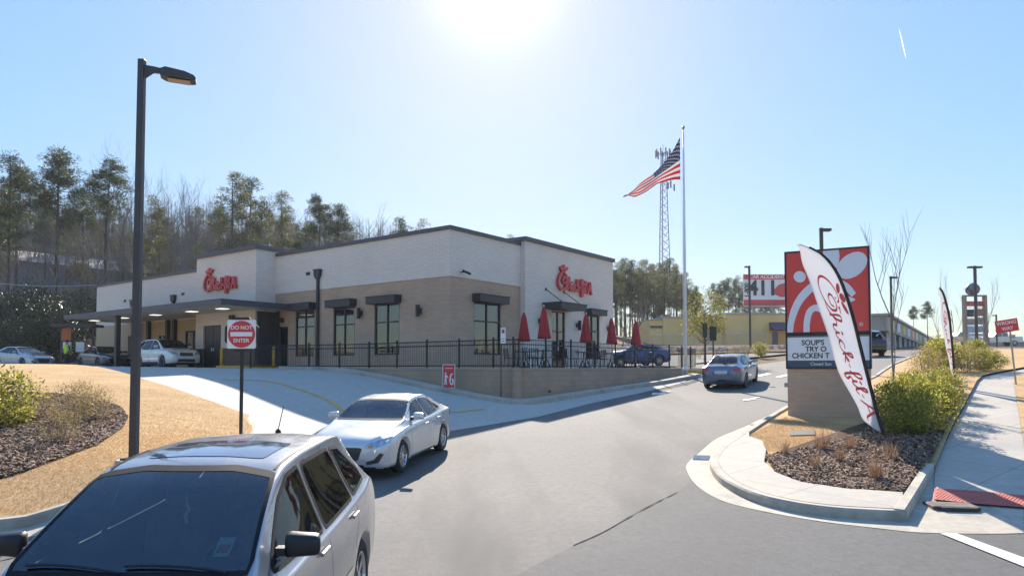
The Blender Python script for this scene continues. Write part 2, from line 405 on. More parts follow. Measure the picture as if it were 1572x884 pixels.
M_drive = ground_mat('drive_concrete', [(.42,.395,.345), (.47,.44,.385), (.36,.335,.29)], (.25, 5), rough=.8, bump=.2, bscale=120, bdist=.005,
                     joints=(4, 4, (.25,.24,.22), TURN), stains=((.40,.385,.35), (.5, .15, 1), R(-40)))
M_lawn = ground_mat('dormant_grass', [(.50,.32,.155), (.60,.41,.215), (.36,.225,.11)], (.8, 14), rough=.95, bump=.6, bscale=60, bdist=.02, speck=((.58,.40,.22), 60, .62), stains=((.40,.26,.12), (.5, 3.0, 1), R(-30)), spec=.1)
M_dirt = ground_mat('hill_soil', [(.22,.165,.11), (.28,.21,.14), (.13,.10,.07)], (.2, 3), rough=1, bump=.8, bscale=8, bdist=.2, spec=.1)
M_mulch = ground_mat('bark_mulch', [(.13,.078,.052), (.19,.12,.085), (.07,.042,.03)], (2, 20), rough=1, bump=1, bscale=60, bdist=.04, speck=((.26,.18,.13), 70, .6), spec=.1)
M_yel = plain('yellow_paint', (.62,.36,.05), .7, var=.25, scale=9)
M_wht = ground_mat('white_road_paint', [(.72,.72,.70), (.78,.78,.76), (.55,.55,.53)], (3, 20), rough=.7, bump=.2, bscale=120, bdist=.004)

def grid_sheet(name, xs, ys, off, mat):
    P = [(x, y) for y in ys for x in xs]; z = Hs(P); n = len(xs)
    me = bpy.data.meshes.new(name)
    me.from_pydata([(p[0], p[1], zz + off) for p, zz in zip(P, z)], [], [(j*n+i, j*n+i+1, (j+1)*n+i+1, (j+1)*n+i) for j in range(len(ys)-1) for i in range(n-1)])
    me.materials.append(mat); me.polygons.foreach_set('use_smooth', [True] * len(me.polygons))
    o = bpy.data.objects.new(name, me); COL.objects.link(o); return o
_far = [-590, -500, -400, -300, -240, -190, -150, -120, -100, -85, -75]
_xs = _far + list(range(-65, 66, 1)) + [-v for v in _far[::-1]]
_ys = [-190, -150, -80, -50, -30, -20, -15] + list(range(-12, 91, 1)) + [95, 100, 108, 118, 130, 150, 180, 220, 280, 360, 480, 590]
struct(grid_sheet('terrain', _xs, _ys, -.10, M_dirt))
# far haze: one even body of pale air over everything below the sky
hm = bpy.data.materials.new('haze_air'); hm.use_nodes = True; hm.node_tree.nodes.remove(hm.node_tree.nodes['Principled BSDF'])
pv = hm.node_tree.nodes.new('ShaderNodeVolumePrincipled'); pv.inputs['Color'].default_value = (.80, .88, 1, 1); pv.inputs['Density'].default_value = .00022; pv.inputs['Anisotropy'].default_value = .35
hm.node_tree.links.new(pv.outputs[0], hm.node_tree.nodes['Material Output'].inputs['Volume'])
MB().box(-600, 600, -200, 600, -12, 84).build('haze', hm, None, uv=False)['kind'] = 'stuff'
def near(v, s=1.0): return v
# exit lane and street asphalt in one sheet
road_L = G2((480, 668), (560, 660), (690, 662), (826, 640), (900, 621), (980, 604), (1052, 586))
W0, WL, WR = (0.2, 25.5), (-9.0, 32.1), (8.8, 36.0)        # retaining wall: corner, left end, right end
island_g = G2((1206,627), (1141.5,656), (1101,673), (1074,695), (1055,712), (1055,725), (1069,745.5), (1108,769), (1175,786), (1260,801), (1348,811.5), (1412,818), (1514,820), (1572,819))
island_g = [tuple(p) for p in crom(island_g, 3)]
road = [(-14, 8.0), (-7.4, 9.25), (-6.6, 9.6), (-5.6, 10.9), (-5.4, 12.5), (-5.5, 15.5), (-5.4, 17.0)] + road_L + \
       [(9.9, 38.5), (10.6, 42), (11.8, 45.2)] + G2((1165, 559), (1206, 553.5), (1300, 548), (1345, 546)) + [(29, 52), (34, 58), (44, 70), (50, 66), (40, 54)] + G2((1450, 539), (1400, 549), (1368, 562), (1340, 580), (1300, 598), (1250, 614)) + \
       [tuple(p) for p in island_g] + [(11.5, 9.6), (16, 13.5), (24, 21), (40, 34), (90, 70), (110, 40), (60, -12), (-40, -12), (-60, 4), (-30, 5.5)]
struct(drape('parking_lane_asphalt', road, 0.0, M_asph))
# shallow gutter apron round the island and right kerb ramp concrete
isl_base = G2((1206,630), (1152,664), (1111,691), (1092.5,712), (1091,723.5), (1108,745.5), (1152,769), (1209,784.5), (1277,794.6), (1351,799.7), (1392,801))
isl_base = [tuple(p) for p in crom(isl_base, 4)]
apron = [tuple(p) for p in island_g] + G2((1572, 779), (1432, 765), (1434, 735), (1440, 712)) + [tuple(p) for p in isl_base[::-1]]
struct(drape('gutter_apron', apron, .012, M_kerb, step=.5))
ISL_IN = G2((1434, 712), off=.16)[0]
# sidewalk on the right
sw_L = G2((1432, 768), (1437, 712), (1463, 657.5), (1490, 607), (1496, 590), (1506, 580)) ; sw_R = G2((1557, 577), (1556, 588), (1558, 600), (1565, 640), (1573, 690), (1600, 768))
sidewalk = sw_L + [(21.5, 29.2), (30, 33.5), (48, 42), (49, 40.6), (31, 32), (22, 27.6)] + sw_R
struct(drape('sidewalk', sidewalk, .03, M_conc, step=.5))
tact = G2((1434.5, 749), (1500, 753), (1580, 761), (1580, 779), (1500, 773), (1433, 766), off=.04)
# lawns
lawn_isl = [tuple(p) for p in offset_path(isl_base[:3], .16)]
isl_top = isl_base[:-1] + [tuple(Vector(isl_base[-1]))]
ISLAND = isl_base + [ISL_IN] + G2((1463, 657.5), (1490, 607), (1500, 588), (1509, 580)) + [(21.5, 29.2), (30, 33.5), (48, 42), (56, 50), (50, 64), (40, 52)] + G2((1450, 541), (1400, 550), (1368, 563), (1340, 582), (1300, 600), (1250, 616))
def isl_off(x, y):
    return .15 if x + y * .0 < 30 else .12
struct(drape('island_lawn', ISLAND, .10, M_lawn, step=.5))
struct(kerb('island_kerb', isl_base, .16, 0, .155, M_kerb))
struct(kerb('island_kerb_side', [tuple(isl_base[-1]), ISL_IN], .16, 0, .17, M_kerb))
struct(kerb('island_kerb_far', G2((1450, 541), (1400, 550), (1368, 563), (1340, 582), (1300, 600), (1250, 616), (1206, 632)), .16, 0, .15, M_kerb))
band_o = offset_path(isl_base, .155)
band = band_o[5:] + G2((1386, 755), (1297, 749), (1229.5, 739), (1192, 725), (1173, 708), (1176, 690), (1170, 676), (1150, 669), off=.15)
struct(drape('island_pavement', band, .152, M_conc, step=.5))
mulch_isl = G2((1174, 700), (1192, 725.5), (1229.5, 739.5), (1297, 749.5), (1384, 754.5), (1426, 712), (1452, 657.5), (1480, 607), (1478, 600), (1440, 622), (1345, 652), (1297, 673), (1235, 688), off=.14)
struct(drape('mulch_bed', mulch_isl, .145, M_mulch, step=.5))
struct(drape('right_verge', sw_R[::-1] + [(22, 27.6), (31, 32), (49, 40.6), (52, 37), (34, 28), (24, 21.5), (16, 13.8), (12.0, 10.2)], .06, M_lawn, step=.5))
# left lawn
lawnL = [(-30, 6.0), (-14, 8.25), (-7.4, 9.5), (-6.7, 9.8), (-5.85, 10.9), (-5.65, 12.5), (-5.75, 15.2)] + G2((388, 662), (379, 650), (383, 642), (300, 612), (230, 589), (160, 568.5)) + [(-19.5, 30.6), (-24, 33.4), (-40, 38), (-70, 40), (-80, 0)]
struct(drape('left_lawn', lawnL, .10, M_lawn, step=.5))
struct(kerb('left_kerb', [(-30, 5.8), (-14, 8.05), (-7.4, 9.3), (-6.6, 9.65), (-5.7, 10.9), (-5.5, 12.5), (-5.6, 15.2), (-5.5, 16.6)], .16, 0, .15, M_kerb))
gut = [(-30, 5.8), (-14, 8.05), (-7.4, 9.3), (-6.6, 9.65), (-5.7, 10.9), (-5.5, 12.5)]
struct(drape('left_gutter', offset_path(densify(gut), -.45)[::-1] + densify(gut), .012, M_kerb, step=.5))
mulchL = G2((-60, 745), (0, 734), (40, 722), (100, 700), (150, 682), (190, 655), (197, 640), (185, 624), (150, 612), (90, 604), (40, 602), (-60, 600), off=.12)
struct(drape('left_mulch_bed', mulchL, .125, M_mulch, step=.5))
# drive concrete, up to the wall and on towards the drive-through lane
driveP = [(-5.6, 15.6), (-5.45, 16.2), (-5.4, 17.0)] + road_L + [(WR[0] + .3, WR[1] + .2)] + [(W0[0], W0[1]), (-7.0, 30.7), (-9.3, 32.3)] + [(-9.0, 32.1), (-6.5, 36.5), (-14, 46), (-38, 64), (-60, 64), (-60, 42), (-40, 38), (-24, 33.4), (-19.5, 30.6)] + G2((160, 568.5), (230, 589), (300, 612), (383, 642), (379, 650), (386, 660), (390, 668))
struct(drape('drive_concrete', driveP, .010, M_drive))
# kerb + light pavement strip at the wall's foot
struct(kerb('wall_foot_kerb', [(8.95, 36.0), (9.05, 35.6), (0.55, 24.95), (0.1, 24.85), (-7.4, 30.15), (-8.9, 31.2), (-10.2, 31.9)], .5, 0, .13, M_kerb))
# painted lines
def stripe(name, px, w, mat, off=.02, pxs=True):
    P = densify(crom(G2(*px) if pxs else px, 6), .3)
    return struct(drape(name, offset_path(P, w/2) + offset_path(P, -w/2)[::-1], off, mat, step=.5))
struct(drape('street_asphalt', G2((700, 930), (880, 838), (960, 798), (1040, 756), (1058, 740), (1069, 746), (1108, 769.5), (1175, 786.5), (1260, 801.5), (1348, 812), (1412, 818.5), (1514, 820.5), (1572, 820)) + [(7.0, 9.3), (11.5, 9.5), (16, 13.2), (30, 5), (20, -8), (-4, -8)], .007, M_asph_d, step=.5))
stripe('yellow_line', [(340, 583), (400, 584.5), (440, 592), (480, 605), (505, 616), (530, 632)], .13, M_yel)
stripe('yellow_line', [(640, 634), (693, 633), (720, 631), (745, 627.5)], .13, M_yel)
struct(drape('stop_line', G2((1444, 820.6), (1467, 820), (1580, 861), (1580, 875)), .022, M_wht, step=.5))
def arrow_at(px, py, ang, s=1.0):
    c = ground(px, py); sh = [(-.9,.07), (.0,.07), (.0,.28), (.75,0), (.0,-.28), (.0,-.07), (-.9,-.07)]
    ca, sa = math.cos(ang), math.sin(ang)
    struct(drape('arrow_marking', [(c.x + s*(x*ca - y*sa), c.y + s*(x*sa + y*ca)) for x, y in sh], .02, M_wht, step=.5))
arrow_at(1013, 604, R(235), 1.1); arrow_at(1152, 613, R(230), .9); arrow_at(1206, 631, R(50), .9)
for q in [((1160,577),(1178,573),(1185,574.5),(1168,578)), ((1190,579),(1206,575),(1213,576.5),(1197,580)), ((1130,578),(1140,576),(1144,577),(1134,579.5))]:
    struct(drape('white_dash', G2(*q), .02, M_wht, step=.5))
M_seal = plain('crack_sealer', (.05,.05,.05), .95, var=.2, spec=.05)
for q in ([(880,838),(925,818),(960,798),(1000,776),(1040,756)], [(0,862),(40,852),(70,846)]):
    P = densify(crom(G2(*q), 6), .15); rs = [random.uniform(.006, .02) for _ in P]
    a = [offset_path(P, rs[i])[i] for i in range(len(P))]; b = [offset_path(P, -rs[i])[i] for i in range(len(P))]
    struct(drape('sealed_crack', a + b[::-1], .013, M_seal, step=.5))
struct(drape('accessible_paint_patch', G2((1066,699.5),(1090,700.5),(1088,707),(1063,706.5)), .024, plain('blue_paint', (.09,.14,.20), .95, var=.4, scale=12, spec=.05), step=.5))
# ------------------------------------------------------------------ lettering: one script wordmark, drawn as strokes
def stroke_poly(pts, w0, w1=None, n=7):
    P = crom(pts, n); m = len(P); w1 = w1 or w0; L_, R_ = [], []
    for i, p in enumerate(P):
        a = P[max(i-1, 0)]; b = P[min(i+1, m-1)]; t = Vector((b[0]-a[0], b[1]-a[1])).normalized()
        f = i / (m - 1); w = (w0 + (w1 - w0) * math.sin(math.pi * f)) / 2
        L_.append((p[0] - t.y * w, p[1] + t.x * w)); R_.append((p[0] + t.y * w, p[1] - t.x * w))
    return L_, R_
def ellipse(cx, cy, rx, ry, rot=0, n=18):
    c, s = math.cos(rot), math.sin(rot)
    return [(cx + rx*math.cos(a)*c - ry*math.sin(a)*s, cy + rx*math.cos(a)*s + ry*math.sin(a)*c) for a in [2*math.pi*k/n for k in range(n)]]
# strokes in letter units, baseline 0, whole mark about 6.1 wide and 3.7 tall
S_W = .2
SCRIPT = [
 [(1.62,1.42),(1.5,1.05),(1.2,.98),(1.02,1.3),(1.12,1.72),(1.5,1.9),(1.78,1.55),(1.72,.75),(1.2,.12),(.6,.1),(.22,.6),(.2,1.3),(.5,2.1),(.95,2.55),(1.3,2.55),(1.42,2.2)],   # C that is a hen's head
 [(1.3,.2),(1.75,.2),(2.15,.9),(2.3,1.75),(2.15,1.95),(2.02,1.6),(2.0,.15)], [(2.02,.55),(2.28,.92),(2.48,.8),(2.46,.3),(2.62,.12),(2.8,.4)],   # h
 [(2.86,.9),(2.84,.3),(2.98,.12),(3.14,.4)],                                                                # i
 [(3.6,.82),(3.4,.95),(3.2,.6),(3.3,.2),(3.55,.15),(3.74,.42)],                                             # c
 [(3.74,.42),(4.0,1.5),(3.92,1.8),(3.82,1.4),(3.84,.12)], [(3.86,.5),(4.16,.85),(4.1,.55),(3.92,.52),(4.24,.12)],   # k
 [(4.3,.66),(4.5,.7)],
 [(4.62,.4),(4.95,1.2),(5.0,1.8),(4.84,1.9),(4.76,1.4),(4.74,-.2),(4.84,-.55),(4.98,-.3),(4.9,.15),(5.08,.4)],        # f
 [(5.14,.9),(5.12,.3),(5.24,.12),(5.38,.4)], [(5.38,.4),(5.62,1.4),(5.56,1.78),(5.46,1.4),(5.48,.3),(5.6,.12),(5.74,.3)],   # i l
 [(5.72,.66),(5.92,.7)],
 [(6.0,.0),(6.25,.7),(6.52,1.72),(6.62,1.0),(6.78,.1),(6.95,.0)], [(6.16,.62),(6.72,.66)],                    # A
]
BLOBS = [ellipse(2.88, 1.3, .1, .13), ellipse(5.2, 1.3, .1, .13), ellipse(.75, 3.0, .2, .36, .5), ellipse(1.2, 3.25, .22, .42, -.1), ellipse(1.68, 3.1, .2, .4, -.75),
         [(1.6,2.35),(2.02,2.15),(1.62,2.05)], ellipse(1.2, 2.15, .07, .07)]
def wordmark(mb, fmap, th=.05, w=S_W):
    """fmap(x, y, depth) -> 3-D point"""
    for s in SCRIPT:
        a, b = stroke_poly(s, w, w * 1.3)
        n = len(a); vs = []
        for i in range(n): vs += [fmap(*a[i], 0), fmap(*b[i], 0), fmap(*a[i], th), fmap(*b[i], th)]
        fs = []
        for i in range(n - 1):
            k, l = 4*i, 4*i + 4
            fs += [(k+2, k+3, l+3, l+2), (k, k+2, l+2, l), (k+1, l+1, l+3, k+3), (k, l, l+1, k+1)]
        fs += [(0, 1, 3, 2), (4*n-4, 4*n-2, 4*n-1, 4*n-3)]
        mb.add(vs, fs)
    for e in BLOBS: mb.prism(e, 0, th, f=fmap)

# ------------------------------------------------------------------ restaurant
WHB = brick('painted_white_brick', (.82,.70,.60), (.76,.65,.56), (.64,.56,.48), var=.04, w=.4, h=.1, ms=.014)
TANB = brick('tan_brick', (.54,.365,.25), (.48,.32,.215), (.46,.34,.25), var=.10, w=.4, h=.1, ms=.012)
BRNB = brick('brown_brick', (.16,.115,.09), (.13,.095,.075), (.16,.13,.11), var=.12, w=.4, h=.1)
M_brz = plain('dark_bronze_metal', (.045,.04,.045), .45, metal=.3, var=.15)
M_cap = plain('dark_coping_metal', (.085,.08,.095), .5, metal=.2, var=.12)
M_soff = plain('cream_soffit', (.62,.56,.46), .6, var=.05)
M_red = plain('sign_red', (.60,.035,.04), .35, var=.06, spec=.5)
M_black = plain('black_metal', (.018,.018,.02), .45, metal=.2, var=.2)
M_white = plain('white_metal', (.78,.78,.78), .4, var=.04)
M_pane = glass_mat('window_pane', (.55,.60,.60), ior=2.3)
M_dark = plain('dim_interior', (.16,.14,.12), .8, var=.5, scale=1.2)
M_lamp, _N, _L, _b = new_mat('lit_soffit_panel'); _b.inputs['Emission Color'].default_value = (1, .93, .8, 1); _b.inputs['Emission Strength'].default_value = 0.5
rest = thing('restaurant', (-2.68, 30.2, 2.5), 'low white and tan brick restaurant with red script signs and a drive-through canopy', 'restaurant', rz=math.atan2(.799, .602))
def wall(mb, axis, plane, a0, a1, z0, z1, openings=(), th=.3, out=-1):
    """wall slab with openings (a0,a1,z0,z1); axis 'y': runs along y at x=plane"""
    As = sorted({a0, a1, *[min(max(o[0], a0), a1) for o in openings], *[min(max(o[1], a0), a1) for o in openings]})
    for i in range(len(As) - 1):
        p, q = As[i], As[i+1]; mid = (p + q) / 2
        zs = [z0]
        for o in sorted([o for o in openings if o[0] < mid < o[1]], key=lambda o: o[2]):
            if o[3] > z0 and o[2] < z1: zs += [max(o[2], z0), min(o[3], z1)]
        zs.append(z1)
        for k in range(0, len(zs), 2):
            if zs[k+1] - zs[k] < 1e-4: continue
            if axis == 'y': mb.box(plane, plane + th, p, q, zs[k], zs[k+1])
            else: mb.box(p, q, plane, plane + th, zs[k], zs[k+1])
LEN, WID, ZB = 34.3, 13.9, 3.98
winL = [(3.08, 4.76), (6.14, 7.75), (9.24, 10.82)]
opL = [(a, b, .62, 3.0) for a, b in winL] + [(11.45, 12.25, 0, 2.2)]
opR = [(1.62, 3.56, .62, 3.0)]
opT = [(7.45, 8.7, 0, 2.95), (10.8, 12.3, .5, 2.95)]
mb = MB(); wall(mb, 'y', 0, 0, 12.6, -.3, ZB, opL); wall(mb, 'x', 0, .3, 5.13, -.3, ZB, opR)
mb.box(WID - .3, WID, .3, 30, -.3, ZB); mb.build('lower_wall', TANB, rest)
mb = MB(); mb.box(-.03, .3, -.03, 12.6, ZB, 6.0); mb.box(.3, 5.13, -.03, .3, ZB, 6.0); mb.box(WID - .3, WID, .3, 30, ZB, 6.0); mb.build('upper_wall', WHB, rest)
mb = MB(); wall(mb, 'x', -.30, 5.13, WID, -.3, 6.22, opT); mb.box(5.13, 5.43, 0, 6, 6.0, 6.22)
mb.box(WID - .3, WID, 0, 6, ZB, 6.22); mb.build('entrance_tower_wall', WHB, rest)
mb = MB(); wall(mb, 'y', -1.2, 12.6, 18.5, 1.1, 6.28, [(15.85, 17.7, 0, 2.4)]); mb.box(-.9, .3, 12.6, 12.9, 1.1, 6.28); mb.box(-.9, .3, 18.2, 18.5, 1.1, 6.28)
mb.build('drive_through_tower_wall', WHB, rest)
mb = MB(); wall(mb, 'y', -1.23, 12.57, 18.53, -.3, 1.1, [(15.85, 17.7, -.3, 1.2)]); mb = MB(); mb.box(-1.23, -.93, 12.57, 15.85, -.3, 1.1); mb.box(-.93, .3, 12.57, 12.9, -.3, 1.1); mb.build('tower_plinth', BRNB, rest)
mb = MB(); mb.box(-1.23, -.93, 17.7, 18.53, -.3, 1.1); mb.box(-.93, .3, 18.2, 18.53, -.3, 1.1); mb.build('tower_plinth', BRNB, rest)
opB = [(20.2, 21.9, 1.0, 2.3), (24.0, 25.2, 1.2, 2.1), (28.5, 29.4, 0, 2.2)]
mb = MB(); wall(mb, 'y', 0, 18.53, LEN, -.3, 3.0, opB); mb.build('service_wall', plain('warm_tan_render', (.52,.37,.21), .8, var=.08), rest)
mb = MB(); mb.box(-.03, .3, 18.5, LEN, 3.0, 5.86); mb.build('service_upper_wall', WHB, rest)
mb = MB(); mb.box(.3, WID, LEN - .3, LEN, -.3, 5.86); mb.box(.3, WID, 29.7, 30, 0, 5.86); mb.build('rear_wall', TANB, rest)
mb = MB(); mb.box(.3, WID - .3, .3, LEN - .3, 5.3, 5.45); mb.build('roof', plain('roof_membrane', (.5,.5,.5), .8), rest)
# copings
mb = MB()
mb.box(-.10, .40, -.10, 12.5, 6.0, 6.17); mb.box(.40, 5.05, -.10, .40, 6.0, 6.17); mb.build('coping', M_cap, rest)
mb = MB(); mb.box(5.03, WID + .1, -.40, .2, 6.22, 6.42); mb.box(WID - .4, WID + .1, .2, 6.1, 6.22, 6.42); mb.box(5.03, 5.5, .2, 6.1, 6.22, 6.42); mb.build('coping', M_cap, rest)
mb = MB(); mb.box(-1.32, -.75, 12.5, 18.6, 6.28, 6.50); mb.box(-.75, 2.4, 12.5, 13.0, 6.28, 6.50); mb.box(-.75, 2.4, 18.1, 18.6, 6.28, 6.50); mb.build('coping', M_cap, rest)
for y_ in (12.6, 18.2): MB().box(.3, 2.4, y_, y_ + .3, 5.3, 6.28).build('tower_return_wall', WHB, rest)
mb = MB(); mb.box(-.10, .40, 18.6, LEN + .1, 5.86, 6.0); mb.box(.4, WID, LEN - .4, LEN + .1, 5.86, 6.0); mb.build('coping', M_cap, rest)
# interior seen through the panes
mb = MB(); mb.box(3.6, 3.7, .4, 12.0, 0, 5); mb.box(.35, 13, 4.2, 4.3, 0, 5); mb.build('interior_wall', M_dark, rest)
mb = MB(); mb.box(.3, WID-.3, .3, 30, -.02, .03); mb.build('interior_floor', M_dark, rest)
def window(a0, a1, z0, z1, plane, axis, mull=1, rails=1, name='window', fm=None):
    fm = fm or M_brz; mb = MB(); t = .07
    def bx(p, q, zz0, zz1, d0=.04, d1=.14):
        if axis == 'y': mb.box(plane + d0, plane + d1, p, q, zz0, zz1)
        else: mb.box(p, q, plane + d0, plane + d1, zz0, zz1)
    bx(a0, a0 + t, z0, z1); bx(a1 - t, a1, z0, z1); bx(a0 + t, a1 - t, z0, z0 + t); bx(a0 + t, a1 - t, z1 - t, z1)
    for k in range(mull):
        c = a0 + (a1 - a0) * (k + 1) / (mull + 1); bx(c - .035, c + .035, z0 + t, z1 - t)
    for k in range(rails):
        zc = z0 + (z1 - z0) * .64 if rails == 1 else z0 + (z1 - z0) * (k + 1) / (rails + 1)
        es = [a0 + t] + [e for j in range(mull) for e in (a0 + (a1-a0)*(j+1)/(mull+1) - .035, a0 + (a1-a0)*(j+1)/(mull+1) + .035)] + [a1 - t]
        for e in range(0, len(es), 2): bx(es[e], es[e+1], zc - .03, zc + .03)
    w = mb.build(name, fm, rest)
    mb = MB()
    if axis == 'y': mb.box(plane + .085, plane + .095, a0 + .02, a1 - .02, z0 + .02, z1 - .02)
    else: mb.box(a0 + .02, a1 - .02, plane + .085, plane + .095, z0 + .02, z1 - .02)
    mb.build('pane', M_pane, w); return w
def awning(a0, a1, z0, z1, plane, axis, d=.45):
    mb = MB(); a0 -= .12; a1 += .12
    if axis == 'y':
        mb.box(plane - d, plane - .002, a0, a1, z0, z1 - .05); mb.box(plane - d - .03, plane - .002, a0 - .03, a1 + .03, z1 - .05, z1)
    else:
        mb.box(a0, a1, plane - d, plane - .002, z0, z1 - .05); mb.box(a0 - .03, a1 + .03, plane - d - .03, plane - .002, z1 - .05, z1)
    return mb.build('window_hood', M_brz, rest)
for a, b in winL: window(a, b, .62, 3.0, 0, 'y'); awning(a, b, 2.98, 3.34, 0, 'y')
window(1.62, 3.56, .62, 3.0, 0, 'x'); awning(1.62, 3.56, 2.98, 3.34, 0, 'x')
window(10.8, 12.3, .5, 2.95, -.3, 'x'); awning(10.8, 12.3, 2.95, 3.28, -.3, 'x')
d = window(7.45, 8.7, 0.02, 2.95, -.3, 'x', mull=1, rails=1, name='entrance_door', fm=plain('red_brown_frame', (.14,.03,.03), .5))
MB().box(8.02, 8.04, -.33, -.27, .9, 1.4).build('handle', M_white, d)
d = window(11.45, 12.25, 0.02, 2.2, 0, 'y', mull=0, rails=0, name='side_door'); 
d = MB(); d.box(-1.12, -1.06, 15.87, 16.76, .0, 2.38); d.box(-1.12, -1.06, 16.79, 17.68, .0, 2.38); d = d.build('service_door', plain('dark_door', (.03,.026,.028), .4), rest)
for y_ in (16.66, 16.85): MB().box(-1.17, -1.13, y_, y_ + .04, .95, 1.15).build('handle', M_white, d)
for a, b, z0, z1 in opB[:2]: window(a, b, z0, z1, 0, 'y', mull=1, rails=0, name='serving_window')
d = MB().box(.05, .1, 28.52, 29.38, 0, 2.18).build('service_door', M_brz, rest)
MB().box(-1.16, -.06, 12.42, 12.52, 0, 3.0).box(-.16, -.06, 12.1, 12.42, 0, 3.0).build('corner_panel', M_brz, rest)
# entrance canopy and its rods
mb = MB(); mb.box(6.6, 9.0, -1.45, -.302, 2.98, 3.26); mb.box(6.56, 9.04, -1.49, -.302, 3.26, 3.30); mb.build('entrance_canopy', M_brz, rest)
for s in (6.9, 8.6):
    mb = MB(); mb.tube([(s, -.32, 4.0), (s, -1.3, 3.3)], .022, 6); mb.lathe([(.08, -.33), (.08, -.302)], 10, (s, 0, 4.0), 'y'); mb.build('tie_rod', M_brz, rest)
# drive-through canopy
mb = MB(); mb.box(-3.95, -.04, 11.2, 12.4, 3.08, 3.2); mb.box(-3.95, -1.24, 12.4, 18.7, 3.08, 3.2); mb.box(-3.95, -.04, 18.7, 29.2, 3.08, 3.2); mb.build('canopy_soffit', M_soff, rest)
mb = MB()
mb.box(-4.0, -3.95, 11.15, 29.25, 3.06, 3.36); mb.box(-3.95, -.04, 11.15, 11.2, 3.06, 3.36); mb.box(-3.95, -.04, 29.2, 29.25, 3.06, 3.36); mb.build('canopy_fascia', M_cap, rest)
mb = MB(); mb.box(-3.95, -.04, 11.2, 12.4, 3.2, 3.3); mb.box(-3.95, -1.24, 12.4, 18.7, 3.2, 3.3); mb.box(-3.95, -.04, 18.7, 29.2, 3.2, 3.3); mb.build('canopy_roof', M_cap, rest)
for y in (13.5, 16.5, 20.5, 24.5, 28.5):
    MB().box(-2.75, -2.3, y - .28, y + .28, 3.06, 3.079).build('soffit_lamp', M_lamp, rest)
for y in (22.7,): MB().box(-3.75, -3.5, y - .12, y + .12, 0, 3.08).build('canopy_post', M_brz, rest)
for y in (23.0, 23.8, 26.3, 27.6): MB().box(-.24, -.02, y - .12, y + .12, 0, 3.06).build('pilaster', M_brz, rest)
# rain heads and pipes, lamps, small fittings
def rainhead(y, x, z, zb, pipe=True):
    mb = MB(); mb.prism([(y - .22, z + .2), (y + .22, z + .2), (y + .22, z), (y + .14, z - .16), (y + .08, z - .24), (y - .08, z - .24), (y - .14, z - .16), (y - .22, z)], x - .22, x - .03, f=lambda a, b, c: (c, a, b))
    mb.box(x - .25, x - .03, y - .25, y + .25, z + .2, z + .25)
    o = mb.build('rain_head', M_brz, rest); MB().box(x - .16, x - .05, y - .07, y + .07, zb, z - .22).build('downpipe', M_brz, o)
rainhead(8.87, 0, 4.75, 0); rainhead(23.2, 0, 4.35, 3.36); rainhead(28.6, 0, 4.35, 3.36)
for y, z in ((9.75, 4.85), (22.2, 4.6), (29.9, 4.6)): MB().box(-.06, -.031, y - .16, y + .16, z - .07, z + .09).build('overflow_scupper', M_brz, rest)
MB().tube([(-.05, 20.3, 3.4), (-.12, 20.3, 4.4), (-.12, 20.0, 4.45)], .025, 5).build('vent_pipe', M_white, rest)
def wlamp(a, z, plane, axis):
    mb = MB()
    f = (lambda a_, d_, z_: (plane - d_, a + a_, z + z_)) if axis == 'y' else (lambda a_, d_, z_: (a + a_, plane - d_, z + z_))
    def bb(a0, a1, d0, d1, z0, z1):
        p, q = f(a0, d0, z0), f(a1, d1, z1); mb.box(p[0], q[0], p[1], q[1], p[2], q[2])
    bb(-.06, .06, .002, .05, -.12, .12); bb(-.04, .04, .05, .12, -.03, .03); mb.lathe([(.09, -.26), (.095, -.25), (.095, .25), (.09, .26)], 12, f(0, .2, 0))
    mb.build('wall_lamp', M_black, rest)
tL = lambda px: (-2.68 - 30.2*(px-786)/1080) / (.799 + .601*(px-786)/1080)
sR = lambda px: (30.2*(px-786)/1080 + 2.68) / (.602 - .799*(px-786)/1080)
wlamp(tL(555), 2.62, 0, 'y'); wlamp(tL(645.5), 2.55, 0, 'y')
wlamp(sR(819.7), 2.35, -.3, 'x'); wlamp(sR(878), 2.3, -.3, 'x'); wlamp(sR(926), 2.3, -.3, 'x')
for (a, z, pl, ax) in ((sR(706), 4.2, -.03, 'x'),):
    mb = MB(); mb.tube([(a, pl, z), (a, pl - .25, z + .02)], .03, 6); mb.tube([(a - .12, pl - .25, z + .04), (a + .3, pl - .3, z - .06)], .055, 8); mb.build('camera_fitting', M_black, rest)
for y, z in ((14.6, 2.75), (11.9, 2.55)):
    MB().lathe([(.02, .25), (.1, .2), (.1, .02), (.04, 0)], 10, (-1.21 if y > 12.6 else 0, y, z), 'x').build('speaker_horn', M_black, rest) if False else MB().box(-1.45 if y > 12.6 else -.3, -1.21 if y > 12.6 else -.01, y - .12, y + .12, z - .12, z + .12).build('flood_lamp', M_black, rest, bevel=.02)
# script signs
mb = MB(); sgn = .29
# on the tower facing the drive (plane x=-1.2): reading direction is -y
wordmark(mb, lambda x, y, dp: (-1.24 - dp, 17.55 - x * .475, 4.33 + y * .355), th=.12, w=.23)
mb.build('script_sign', M_red, rest)
mb = MB(); wordmark(mb, lambda x, y, dp: (sR(847.5) - .10 + x * .50, -.34 - dp, 4.10 + y * .36), th=.12, w=.23)
mb.build('script_sign', M_red, rest)

